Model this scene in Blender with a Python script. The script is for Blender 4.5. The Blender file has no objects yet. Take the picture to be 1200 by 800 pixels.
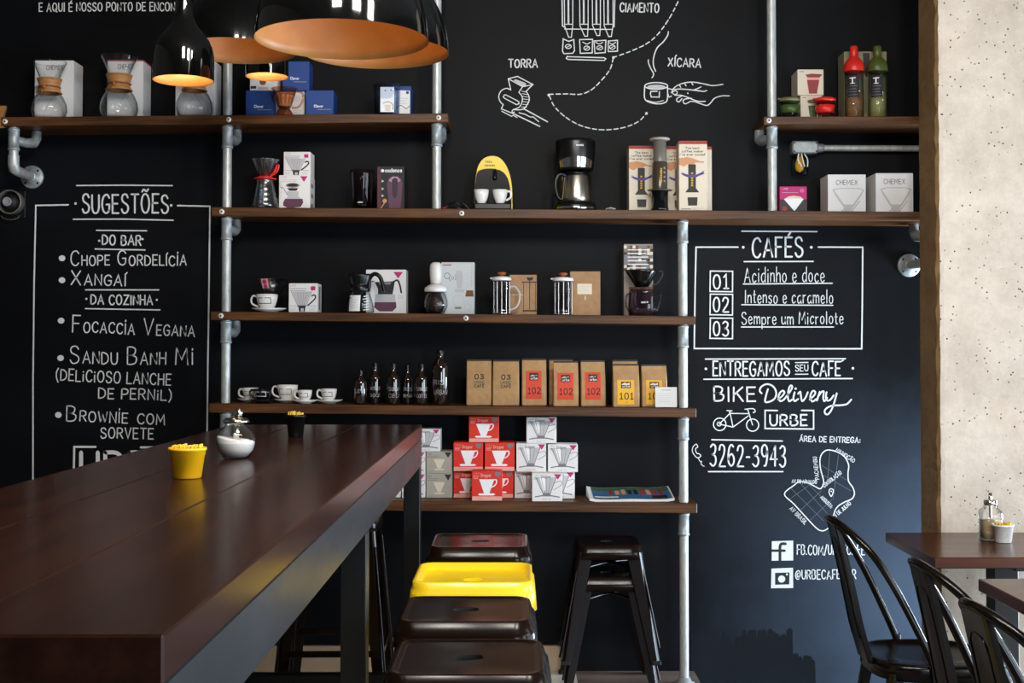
import bpy, math, random
from mathutils import Vector, Matrix
random.seed(7)
scene = bpy.context.scene
COL = scene.collection
PI = math.pi

# ------------------------------------------------------------------ camera
EYE = 1.43
F, CX, CY, TILT = 1500.0, 608.0, 360.0, 0.03
cam_d = bpy.data.cameras.new('camera')
cam = bpy.data.objects.new('camera', cam_d)
COL.objects.link(cam)
cam.location = (0, 0, EYE)
cam.rotation_euler = (PI / 2 + TILT, 0, 0)
cam_d.sensor_width = 36.0
cam_d.lens = 36.0 * F / 1200.0
cam_d.shift_x = -(CX - 600.0) / 1200.0
cam_d.shift_y = -(400.0 - CY) / 1200.0
cam_d.clip_start = 0.05
scene.camera = cam

def P(px, py, Y):
    """world point at depth Y seen at photo pixel (px, py)"""
    u, v = (px - CX) / F, -(py - CY) / F
    c, s = math.cos(TILT), math.sin(TILT)
    dx, dy, dz = u, c - v * s, s + v * c
    k = Y / dy
    return Vector((dx * k, Y, EYE + dz * k))

def HX(px, Y, py=405):
    return P(px, py, Y).x

def HZ(py, Y, px=608):
    return P(px, py, Y).z

# ------------------------------------------------------------------ exposure, world, daylight
scene.view_settings.view_transform = 'Standard'
scene.view_settings.look = 'None'
scene.view_settings.gamma = 1.0
scene.view_settings.use_curve_mapping = False
scene.view_settings.exposure = 0.0
scene.cycles.max_bounces = 10
scene.cycles.transparent_max_bounces = 12
scene.cycles.caustics_reflective = False
scene.cycles.caustics_refractive = False
scene.cycles.sample_clamp_indirect = 4.0
world = bpy.data.worlds.new('world')
scene.world = world
world.use_nodes = True
wbg = world.node_tree.nodes['Background']
wbg.inputs[0].default_value = (0.55, 0.68, 0.9, 1)
wbg.inputs[1].default_value = 0.25

def area_light(name, loc, target, sx, sy, watts, col):
    l = bpy.data.lights.new(name, 'AREA')
    l.shape = 'RECTANGLE'; l.size = sx; l.size_y = sy
    l.energy = watts; l.color = col
    o = bpy.data.objects.new(name, l); COL.objects.link(o)
    o.location = loc
    d = Vector(target) - Vector(loc)
    o.rotation_euler = d.to_track_quat('-Z', 'Y').to_euler()
    return o

# daylight of the glazed shop front: right-wall and front-wall openings, plus added unseen fills
area_light('daylight_side', (3.16, 1.9, 1.2), (-1, 1.9, 1.2), 3.0, 2.2, 150, (0.84, 0.92, 1.0))
area_light('corner_fill', (3.16, 5.02, 0.62), (-1, 5.1, 0.5), 0.72, 1.15, 230, (0.66, 0.83, 1.0))  # unseen low light added behind the pillar to grade the wall blue
area_light('daylight_door', (2.35, -2.36, 1.05), (2.35, 4, 1.05), 1.4, 2.0, 115, (0.66, 0.83, 1.0))
for k in (-1, 0, 1):
    area_light('ceiling_fill', (0.3 + k * 0.72, 1.6, 3.32), (-0.5 + k * 0.72, 5.4, 1.5), 0.30, 1.1, 66, (1.0, 0.95, 0.88))  # unseen fill lights added under the ceiling for the shelf fronts

# ------------------------------------------------------------------ materials
def lin(h):
    h = h.lstrip('#')
    r = [int(h[i:i + 2], 16) / 255 for i in (0, 2, 4)]
    return tuple(c / 12.92 if c <= 0.04045 else ((c + 0.055) / 1.055) ** 2.4 for c in r) + (1.0,)

MATS = {}
def mat(name, color, rough=0.5, metal=0.0, spec=0.5, coat=0.0, trans=0.0, ior=1.45, emit=0.0,
        var=None, scale=(20, 20, 20), bump=0.0, bscale=60.0, rvar=0.0, alpha=1.0):
    """principled material; var = second colour mixed in by noise of the given scale (object space)"""
    m = bpy.data.materials.new(name); m.use_nodes = True
    nt = m.node_tree; N = nt.nodes; L = nt.links
    b = N['Principled BSDF']
    b.inputs['Base Color'].default_value = lin(color)
    b.inputs['Roughness'].default_value = rough
    b.inputs['Metallic'].default_value = metal
    b.inputs['Specular IOR Level'].default_value = spec
    b.inputs['Coat Weight'].default_value = coat
    b.inputs['Coat Roughness'].default_value = 0.08
    b.inputs['Transmission Weight'].default_value = trans
    b.inputs['IOR'].default_value = ior
    if emit:
        b.inputs['Emission Color'].default_value = lin(color)
        b.inputs['Emission Strength'].default_value = emit
    tc = N.new('ShaderNodeTexCoord')
    if var:
        mp = N.new('ShaderNodeMapping'); mp.inputs['Scale'].default_value = scale
        L.new(tc.outputs['Object'], mp.inputs[0])
        no = N.new('ShaderNodeTexNoise'); no.inputs['Scale'].default_value = 1.0
        no.inputs['Detail'].default_value = 6.0; no.inputs['Roughness'].default_value = 0.6
        L.new(mp.outputs[0], no.inputs['Vector'])
        rp = N.new('ShaderNodeValToRGB')
        rp.color_ramp.elements[0].position = 0.35; rp.color_ramp.elements[1].position = 0.68
        rp.color_ramp.elements[0].color = lin(color); rp.color_ramp.elements[1].color = lin(var)
        L.new(no.outputs['Fac'], rp.inputs[0]); L.new(rp.outputs[0], b.inputs['Base Color'])
        if rvar:
            mr = N.new('ShaderNodeMapRange')
            mr.inputs['To Min'].default_value = max(0.02, rough - rvar); mr.inputs['To Max'].default_value = rough + rvar
            L.new(no.outputs['Fac'], mr.inputs[0]); L.new(mr.outputs[0], b.inputs['Roughness'])
    if bump:
        n2 = N.new('ShaderNodeTexNoise'); n2.inputs['Scale'].default_value = bscale
        n2.inputs['Detail'].default_value = 4.0
        L.new(tc.outputs['Object'], n2.inputs['Vector'])
        bp = N.new('ShaderNodeBump'); bp.inputs['Strength'].default_value = bump; bp.inputs['Distance'].default_value = 0.01
        L.new(n2.outputs['Fac'], bp.inputs['Height']); L.new(bp.outputs[0], b.inputs['Normal'])
    MATS[name] = m
    return m

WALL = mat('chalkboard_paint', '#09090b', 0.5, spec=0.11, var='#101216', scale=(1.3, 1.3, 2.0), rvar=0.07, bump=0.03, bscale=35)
def wear_and_sheen_lower_right(m):
    """lighter slate tone low on the right: worn paint plus daylight sheen painted into the colour"""
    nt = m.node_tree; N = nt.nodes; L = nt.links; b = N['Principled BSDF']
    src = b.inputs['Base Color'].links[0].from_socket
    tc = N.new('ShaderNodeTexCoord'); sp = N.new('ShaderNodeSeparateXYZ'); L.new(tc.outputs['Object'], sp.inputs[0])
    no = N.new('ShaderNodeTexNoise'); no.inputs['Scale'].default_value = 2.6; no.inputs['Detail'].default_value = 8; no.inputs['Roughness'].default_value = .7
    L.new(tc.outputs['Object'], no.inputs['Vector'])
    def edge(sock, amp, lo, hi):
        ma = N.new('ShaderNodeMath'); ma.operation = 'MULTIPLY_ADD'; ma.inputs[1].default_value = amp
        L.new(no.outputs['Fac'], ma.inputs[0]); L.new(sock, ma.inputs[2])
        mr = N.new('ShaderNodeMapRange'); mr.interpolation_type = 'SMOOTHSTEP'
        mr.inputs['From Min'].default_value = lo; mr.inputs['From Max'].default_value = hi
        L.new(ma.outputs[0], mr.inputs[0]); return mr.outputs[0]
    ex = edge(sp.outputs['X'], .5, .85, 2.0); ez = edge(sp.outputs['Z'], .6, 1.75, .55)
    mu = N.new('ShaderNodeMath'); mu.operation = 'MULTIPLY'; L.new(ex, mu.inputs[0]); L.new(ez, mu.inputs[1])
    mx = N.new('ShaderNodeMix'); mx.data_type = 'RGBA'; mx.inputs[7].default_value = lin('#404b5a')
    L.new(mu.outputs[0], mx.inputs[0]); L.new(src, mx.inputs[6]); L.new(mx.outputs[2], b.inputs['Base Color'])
wear_and_sheen_lower_right(WALL)  # blue daylight sheen put into the wall colour, along with some wear
CHALK = mat('chalk_white', '#dcdcdc', 0.9, spec=0.1)
CHALKDIM = mat('chalk_faint', '#6a7078', 0.9, spec=0.1)
WALLDARK = mat('chalkboard_ground', '#15171c', 0.6)
PLASTER = mat('plaster_grey', '#57534e', 0.9, var='#4a4743', scale=(2, 2, 2))
SHELF = mat('stained_shelf_wood', '#2f1a0c', 0.45, var='#6b421f', scale=(3.0, 60, 110), rvar=0.08, spec=0.35)
TABLE = mat('dark_table_wood', '#27120b', 0.22, var='#3a1e13', scale=(26, 1.3, 26), rvar=0.03, spec=0.36)
CAFE = mat('reddish_table_wood', '#3b1e13', 0.24, spec=0.32, var='#512c1c', scale=(2.0, 18, 18), rvar=0.06)
STEEL = mat('raw_steel', '#28282b', 0.36, metal=0.4, spec=0.4, var='#1f1f22', scale=(6, 4, 10), rvar=0.1)
STEELBLK = mat('black_steel', '#0c0c0d', 0.42, spec=0.35)
GALV = mat('galvanised_steel', '#c2c4c0', 0.40, metal=0.35, var='#9fa3a2', scale=(60, 60, 22), rvar=0.08)
GALVD = mat('galvanised_casting', '#a3a9aa', 0.45, metal=0.4, var='#868d90', scale=(50, 50, 50))
SCREW = mat('screw_cap', '#d8d4cc', 0.4, spec=0.5)
SCREWD = mat('screw_slot', '#3a3632', 0.6)
LAMPBLK = mat('gloss_black_enamel', '#050505', 0.06, spec=0.6, coat=0.5)
LAMPCU = mat('ochre_enamel', '#bd8346', 0.45, var='#ab7338', scale=(7, 7, 7))
BULB = mat('warm_bulb', '#ffcf8a', 0.4, emit=14.0)
STOOLBLK = mat('black_lacquered_steel', '#150b07', 0.2, metal=0.0, spec=0.26)
STOOLYEL = mat('yellow_lacquered_steel', '#f5cf1c', 0.3, spec=0.5, coat=0.2)
CHAIRBLK = mat('dark_gunmetal_steel', '#0d0805', 0.2, metal=0.0, spec=0.36)
TILE = mat('cream_tile', '#d9d2c4', 0.35, var='#cfc7b8', scale=(2, 2, 2))
BASEB = mat('beige_board', '#b99e80', 0.5, var='#a98f72', scale=(4, 4, 2))
BROWNFL = mat('brown_floor', '#5c4d46', 0.5, var='#6f6058', scale=(3, 14, 3))
FLOOR = mat('grey_floor', '#59524b', 0.45, var='#665e56', scale=(2, 2, 2))
def thin_glass(name, tint, edge, rough=0.02, refl=0.5, bend=2.5, rmin=.022):
    """thin-walled clear vessel: see-through with gloss that grows to the rim, tint deepens at grazing angles"""
    m = bpy.data.materials.new(name); m.use_nodes = True
    nt = m.node_tree; N = nt.nodes; L = nt.links
    N.remove(N['Principled BSDF'])
    tr = N.new('ShaderNodeBsdfTransparent'); gl = N.new('ShaderNodeBsdfGlossy'); mx = N.new('ShaderNodeMixShader')
    gl.inputs['Roughness'].default_value = rough
    lw = N.new('ShaderNodeLayerWeight'); lw.inputs['Blend'].default_value = refl
    pw = N.new('ShaderNodeMath'); pw.operation = 'POWER'; pw.inputs[1].default_value = bend
    mc = N.new('ShaderNodeMix'); mc.data_type = 'RGBA'; mc.inputs[6].default_value = lin(tint); mc.inputs[7].default_value = lin(edge)
    L.new(lw.outputs['Facing'], pw.inputs[0]); L.new(pw.outputs[0], mc.inputs[0]); L.new(mc.outputs[2], tr.inputs['Color'])
    p4 = N.new('ShaderNodeMath'); p4.operation = 'POWER'; p4.inputs[1].default_value = 3.0
    L.new(lw.outputs['Facing'], p4.inputs[0])
    mr = N.new('ShaderNodeMapRange'); mr.inputs['To Min'].default_value = rmin; mr.inputs['To Max'].default_value = .55
    L.new(p4.outputs[0], mr.inputs[0]); L.new(mr.outputs[0], mx.inputs[0])
    L.new(tr.outputs[0], mx.inputs[1]); L.new(gl.outputs[0], mx.inputs[2]); L.new(mx.outputs[0], N['Material Output'].inputs['Surface'])
    MATS[name] = m
    return m
GLASS = thin_glass('clear_glass', '#ffffff', '#b4bec2')
RIBBED = thin_glass('ribbed_glass', '#e4e6ea', '#9ea4aa', 0.22, rmin=.13)
GLASSBR = thin_glass('smoky_amber_plastic', '#f0d2bf', '#b58a70')
GLASSSM = thin_glass('smoke_plastic', '#d5cdd3', '#847a82')
GLASSBLK = mat('dark_bottle_glass', '#1a0d07', 0.06, spec=0.8, coat=1.0)
WHITE = mat('white_porcelain', '#e6e4e0', 0.2, spec=0.5, coat=0.3)
BLACKP = mat('black_plastic', '#0c0c0d', 0.3, spec=0.5)
BLACKM = mat('black_matte', '#0d0d0e', 0.6)
CHROME = mat('polished_steel', '#c9c5bd', 0.14, metal=1.0)
BRUSHED = mat('brushed_steel', '#b9b2a8', 0.28, metal=1.0)
CARDW = mat('white_card', '#e3e1e0', 0.6)
CARDG = mat('grey_card', '#aaa597', 0.7)
CARDR = mat('red_card', '#d92b17', 0.55)
CARDPK = mat('pale_red_card', '#e7a596', 0.6)
CARDB = mat('blue_card', '#1c3f83', 0.55)
CARDBE = mat('cream_card', '#dccfbb', 0.65)
CARDCR = mat('carmine_card', '#a52a26', 0.6)
KRAFT = mat('kraft_card', '#a98460', 0.75, var='#9c7856', scale=(40, 40, 40))
KRAFTD = mat('kraft_paper', '#b58e61', 0.7, var='#a37d52', scale=(25, 25, 25), bump=0.25, bscale=45)
OLIVE = mat('olive_card', '#8d8466', 0.75)
MAGENTA = mat('magenta_ink', '#b91a6b', 0.55)
DKPURP = mat('purple_ink', '#5a3048', 0.5)
INK = mat('black_ink', '#1b191b', 0.6)
INKG = mat('grey_ink', '#77757a', 0.6)
INKL = mat('pale_grey_ink', '#bcbabd', 0.6)
INKW = mat('white_ink', '#eeeeee', 0.6)
INKY = mat('yellow_ink', '#d9a91f', 0.6)
SKIN = mat('skin_ink', '#c98d63', 0.6)
VIOLET = mat('violet_ink', '#4a3f86', 0.6)
YELLOW = mat('yellow_plastic', '#ffc017', 0.3, spec=0.5)
YELP = mat('yellow_paper', '#f3cf3a', 0.7)
ORNG = mat('orange_ink', '#cf3f1c', 0.6)
AMBERB = mat('amber_ink', '#e6ab1c', 0.6)
REDS = mat('red_silicone', '#d8271c', 0.35)
REDM = mat('maroon_ink', '#8f2a2a', 0.5)
GREENS = mat('green_silicone', '#3b4f22', 0.4)
WOODL = mat('light_wood', '#b9824d', 0.55, var='#a06b3a', scale=(30, 30, 90))
WOODD = mat('red_brown_wood', '#9a5230', 0.45)
LEATHER = mat('leather_tie', '#7a4a28', 0.7)
BEANS = mat('coffee_beans', '#1c0f0b', 0.4, var='#2e1a12', scale=(90, 90, 90), bump=0.6, bscale=120)
SUGAR = mat('white_sugar', '#f1eeea', 0.8)
SUGARB = mat('brown_sugar', '#a58f6c', 0.8, var='#8f7a58', scale=(80, 80, 80))
BLUEP = mat('magazine_blue', '#38668c', 0.4)
GREENP = mat('magazine_green', '#3d5c48', 0.4)
PAPER = mat('white_paper', '#d9d7d3', 0.7)
GREYP = mat('grey_plastic', '#8a8d93', 0.5)

def concrete(name, a, b, c, pit):
    m = bpy.data.materials.new(name); m.use_nodes = True
    nt = m.node_tree; N = nt.nodes; L = nt.links
    bs = N['Principled BSDF']; bs.inputs['Roughness'].default_value = 0.85
    tc = N.new('ShaderNodeTexCoord')
    n1 = N.new('ShaderNodeTexNoise'); n1.inputs['Scale'].default_value = 4.2; n1.inputs['Detail'].default_value = 12; n1.inputs['Roughness'].default_value = 0.78
    n2 = N.new('ShaderNodeTexNoise'); n2.inputs['Scale'].default_value = 26; n2.inputs['Detail'].default_value = 6
    n3 = N.new('ShaderNodeTexNoise'); n3.inputs['Scale'].default_value = 1.5; n3.inputs['Detail'].default_value = 4
    vo = N.new('ShaderNodeTexVoronoi'); vo.inputs['Scale'].default_value = 46; vo.feature = 'F1'
    for n in (n1, n2, n3, vo): L.new(tc.outputs['Object'], n.inputs['Vector'])
    r1 = N.new('ShaderNodeValToRGB'); e = r1.color_ramp.elements
    e[0].position = .28; e[0].color = lin(b); e[1].position = .66; e[1].color = lin(a)
    L.new(n1.outputs['Fac'], r1.inputs[0])
    r3 = N.new('ShaderNodeValToRGB'); e = r3.color_ramp.elements
    e[0].position = .56; e[0].color = (0, 0, 0, 1); e[1].position = .78; e[1].color = (.5, .5, .5, 1)
    L.new(n3.outputs['Fac'], r3.inputs[0])
    mx = N.new('ShaderNodeMix'); mx.data_type = 'RGBA'
    L.new(r3.outputs[0], mx.inputs[0]); L.new(r1.outputs[0], mx.inputs[6]); mx.inputs[7].default_value = lin(c)
    # pin holes: small voronoi cells gated by noise
    r4 = N.new('ShaderNodeValToRGB'); e = r4.color_ramp.elements
    e[0].position = .10; e[0].color = (1, 1, 1, 1); e[1].position = .17; e[1].color = (0, 0, 0, 1)
    L.new(vo.outputs['Distance'], r4.inputs[0])
    r5 = N.new('ShaderNodeValToRGB'); e = r5.color_ramp.elements
    e[0].position = pit; e[0].color = (0, 0, 0, 1); e[1].position = pit + .06; e[1].color = (1, 1, 1, 1)
    n4 = N.new('ShaderNodeTexNoise'); n4.inputs['Scale'].default_value = 9; L.new(tc.outputs['Object'], n4.inputs['Vector'])
    L.new(n4.outputs['Fac'], r5.inputs[0])
    mu = N.new('ShaderNodeMath'); mu.operation = 'MULTIPLY'
    L.new(r4.outputs[0], mu.inputs[0]); L.new(r5.outputs[0], mu.inputs[1])
    m2 = N.new('ShaderNodeMix'); m2.data_type = 'RGBA'
    L.new(mu.outputs[0], m2.inputs[0]); L.new(mx.outputs[2], m2.inputs[6]); m2.inputs[7].default_value = lin('#3a3128')
    L.new(m2.outputs[2], bs.inputs['Base Color'])
    ad = N.new('ShaderNodeMath'); ad.operation = 'SUBTRACT'
    L.new(n2.outputs['Fac'], ad.inputs[0]); L.new(mu.outputs[0], ad.inputs[1])
    bp = N.new('ShaderNodeBump'); bp.inputs['Strength'].default_value = .55; bp.inputs['Distance'].default_value = .01
    L.new(ad.outputs[0], bp.inputs['Height']); L.new(bp.outputs[0], bs.inputs['Normal'])
    return m
CONC = concrete('fair_faced_concrete', '#dccfc0', '#b3a697', '#c9a78c', .44)
CONCB = concrete('brown_side_concrete', '#94744a', '#664c2d', '#80613f', .45)  # browner, darker concrete for the left side of the pillar

# ------------------------------------------------------------------ mesh building
def catmull(pts, n=6, closed=False):
    pts = [Vector(p) for p in pts]
    if len(pts) < 3: return pts
    out = []; m = len(pts)
    segs = m if closed else m - 1
    for i in range(segs):
        p1, p2 = pts[i], pts[(i + 1) % m]
        p0 = pts[i - 1] if (closed or i > 0) else p1 * 2 - p2
        p3 = pts[(i + 2) % m] if (closed or i + 2 < m) else p2 * 2 - p1
        for k in range(n):
            t = k / n; t2 = t * t; t3 = t2 * t
            out.append(0.5 * ((2 * p1) + (p2 - p0) * t + (2 * p0 - 5 * p1 + 4 * p2 - p3) * t2 + (3 * p1 - p0 - 3 * p2 + p3) * t3))
    if not closed: out.append(pts[-1])
    return out

class MB:
    """collects faces in local coordinates; build() links ONE mesh object"""
    def __init__(s): s.v = []; s.f = []; s.mi = []; s.sm = []; s.mats = []
    def _m(s, m):
        if m not in s.mats: s.mats.append(m)
        return s.mats.index(m)
    def add(s, vs, fs, m, smooth=False, M=None):
        o = len(s.v); k = s._m(m)
        for p in vs:
            p = Vector(p)
            s.v.append(tuple(M @ p) if M else tuple(p))
        for f in fs:
            s.f.append([i + o for i in f]); s.mi.append(k); s.sm.append(smooth)
        return s
    def box(s, x0, x1, y0, y1, z0, z1, m, bev=0.0, M=None):
        if x0 > x1: x0, x1 = x1, x0
        if bev <= 0:
            v = [(x, y, z) for x in (x0, x1) for y in (y0, y1) for z in (z0, z1)]
            return s.add(v, [(0, 1, 3, 2), (4, 6, 7, 5), (0, 4, 5, 1), (2, 3, 7, 6), (0, 2, 6, 4), (1, 5, 7, 3)], m, False, M)
        c = ((x0 + x1) / 2, (y0 + y1) / 2, (z0 + z1) / 2); h = ((x1 - x0) / 2, (y1 - y0) / 2, (z1 - z0) / 2)
        idx = {}; v = []
        for sx in (-1, 1):
            for sy in (-1, 1):
                for sz in (-1, 1):
                    for a in range(3):
                        d = [h[0] - bev, h[1] - bev, h[2] - bev]; d[a] = h[a]
                        idx[(sx, sy, sz, a)] = len(v)
                        v.append((c[0] + sx * d[0], c[1] + sy * d[1], c[2] + sz * d[2]))
        fs = []
        for a in range(3):
            b, e = (a + 1) % 3, (a + 2) % 3
            for sa in (-1, 1):
                q = []
                for sb, se in ((-1, -1), (1, -1), (1, 1), (-1, 1)):
                    k = [0, 0, 0]; k[a] = sa; k[b] = sb; k[e] = se; q.append(idx[(*k, a)])
                fs.append(q if sa > 0 else q[::-1])
            for sb in (-1, 1):
                for se in (-1, 1):
                    k0 = [0, 0, 0]; k0[b] = sb; k0[e] = se; k1 = k0[:]; k0[a] = -1; k1[a] = 1
                    q = [idx[(*k0, b)], idx[(*k1, b)], idx[(*k1, e)], idx[(*k0, e)]]
                    fs.append(q if sb * se > 0 else q[::-1])
        for sx in (-1, 1):
            for sy in (-1, 1):
                for sz in (-1, 1):
                    q = [idx[(sx, sy, sz, a)] for a in range(3)]
                    fs.append(q if sx * sy * sz > 0 else q[::-1])
        return s.add(v, fs, m, False, M)
    def tube(s, pts, r, m, n=12, smooth_path=0, closed=False, M=None, flat=1.0):
        if smooth_path: pts = catmull(pts, smooth_path, closed)
        pts = [Vector(p) for p in pts]; k = len(pts)
        R = r if isinstance(r, (list, tuple)) else [r] * k
        if len(R) != k: R = [R[0] + (R[-1] - R[0]) * i / (k - 1) for i in range(k)]
        T = []
        for i in range(k):
            a = pts[i - 1] if (i > 0 or closed) else pts[i]; b = pts[(i + 1) % k] if (i < k - 1 or closed) else pts[i]
            d = (b - a); T.append(d.normalized() if d.length > 1e-9 else Vector((0, 0, 1)))
        up = Vector((0, 0, 1)) if abs(T[0].z) < .9 else Vector((0, 1, 0))
        nrm = (up - T[0] * up.dot(T[0])).normalized(); v = []
        for i in range(k):
            nrm = nrm - T[i] * nrm.dot(T[i]); nrm.normalize(); bi = T[i].cross(nrm)
            for j in range(n):
                a = 2 * PI * j / n
                v.append(pts[i] + (nrm * math.cos(a) + bi * (math.sin(a) * flat)) * R[i])
        f = []
        for i in range(k if closed else k - 1):
            i2 = (i + 1) % k
            for j in range(n):
                j2 = (j + 1) % n
                f.append((i * n + j, i * n + j2, i2 * n + j2, i2 * n + j))
        s.add(v, f, m, True, M)
        if not closed: s.add(v[:n], [tuple(range(n))[::-1]], m, False, M); s.add(v[-n:], [tuple(range(n))], m, False, M)
        return s
    def lathe(s, prof, m, n=32, c=(0, 0, 0), M=None, smooth=True, flute=0.0, nf=12, a0=0.0, sq=0.0):
        v = []; f = []; k = len(prof)
        for (r, z) in prof:
            for j in range(n):
                a = 2 * PI * j / n + a0; rr = r * (1 + flute * math.cos(nf * a))
                if sq: rr *= 1 / (abs(math.cos(a)) ** sq + abs(math.sin(a)) ** sq) ** (1 / sq)
                v.append((c[0] + rr * math.cos(a), c[1] + rr * math.sin(a), c[2] + z))
        for i in range(k - 1):
            for j in range(n):
                j2 = (j + 1) % n
                f.append((i * n + j, i * n + j2, (i + 1) * n + j2, (i + 1) * n + j))
        s.add(v, f, m, smooth, M)
        if prof[0][0] > 1e-5: s.add(v[:n], [tuple(range(n))[::-1]], m, False, M)
        if prof[-1][0] > 1e-5: s.add(v[-n:], [tuple(range(n))], m, False, M)
        return s
    def shell(s, prof, t, m, n=32, c=(0, 0, 0), M=None, flute=0.0, nf=12, base=True, sq=0.0):
        """open vessel: outer profile bottom to top, inner profile back down, thickness t"""
        inner = [(max(r - t, .0005), z) for r, z in prof]
        if base:
            inner[0] = (inner[0][0], inner[0][1] + t)
            pr = [(0.0002, prof[0][1])] + prof + inner[::-1] + [(0.0002, inner[0][1])]
        else:
            pr = [inner[0]] + prof + inner[::-1]
        return s.lathe(pr, m, n, c, M, True, flute, nf, 0.0, sq)
    def prism(s, pts, y0, y1, m, M=None, smooth=False):
        """outline in x,z extruded along y"""
        n = len(pts)
        v = [(x, y0, z) for x, z in pts] + [(x, y1, z) for x, z in pts]
        s.add(v, [(i, (i + 1) % n, n + (i + 1) % n, n + i) for i in range(n)], m, smooth, M)
        s.add(v[:n], [tuple(range(n))[::-1]], m, False, M)
        s.add(v[n:], [tuple(range(n))], m, False, M)
        return s
    def loft(s, rings, m, smooth=True, cap0=False, cap1=False, M=None):
        n = len(rings[0]); v = [p for r in rings for p in r]; f = []
        for i in range(len(rings) - 1):
            for j in range(n):
                j2 = (j + 1) % n
                f.append((i * n + j, i * n + j2, (i + 1) * n + j2, (i + 1) * n + j))
        s.add(v, f, m, smooth, M)
        if cap0: s.add(rings[0], [tuple(range(n))[::-1]], m, False, M)
        if cap1: s.add(rings[-1], [tuple(range(n))], m, False, M)
        return s
    def build(s, name, parent=None, loc=None, rz=0.0):
        me = bpy.data.meshes.new(name)
        me.from_pydata(s.v, [], s.f)
        for m in s.mats: me.materials.append(m)
        me.polygons.foreach_set('material_index', s.mi)
        me.polygons.foreach_set('use_smooth', s.sm)
        me.update()
        o = bpy.data.objects.new(name, me); COL.objects.link(o)
        if parent: o.parent = parent
        if loc is not None: o.location = loc
        if rz: o.rotation_euler = (0, 0, rz)
        return o

def tag(o, label, cat, group=None):
    o['label'] = label; o['category'] = cat
    if group: o['group'] = group
    return o
def thing(name, loc, label, cat, group=None, rz=0.0):
    o = bpy.data.objects.new(name, None); COL.objects.link(o)
    o.empty_display_size = .05
    o.location = loc; o.rotation_euler = (0, 0, rz)
    return tag(o, label, cat, group)
def struct(o): o['kind'] = 'structure'; return o
def kids(o): return [c for c in COL.objects if c.parent == o]
def copy_tree(o, loc, label, group=None, rz=None, swap=None):
    def cp(x, par):
        c = x.copy()
        if swap and c.data: c.data = c.data.copy(); [c.data.materials.__setitem__(i, swap.get(mm, mm)) for i, mm in enumerate(list(c.data.materials))]
        COL.objects.link(c)
        if par: c.parent = par
        for ch in kids(x): cp(ch, c)
        return c
    r = cp(o, None); r.location = loc; r['label'] = label
    if group: r['group'] = group
    if rz is not None: r.rotation_euler = (0, 0, rz)
    return r

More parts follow.
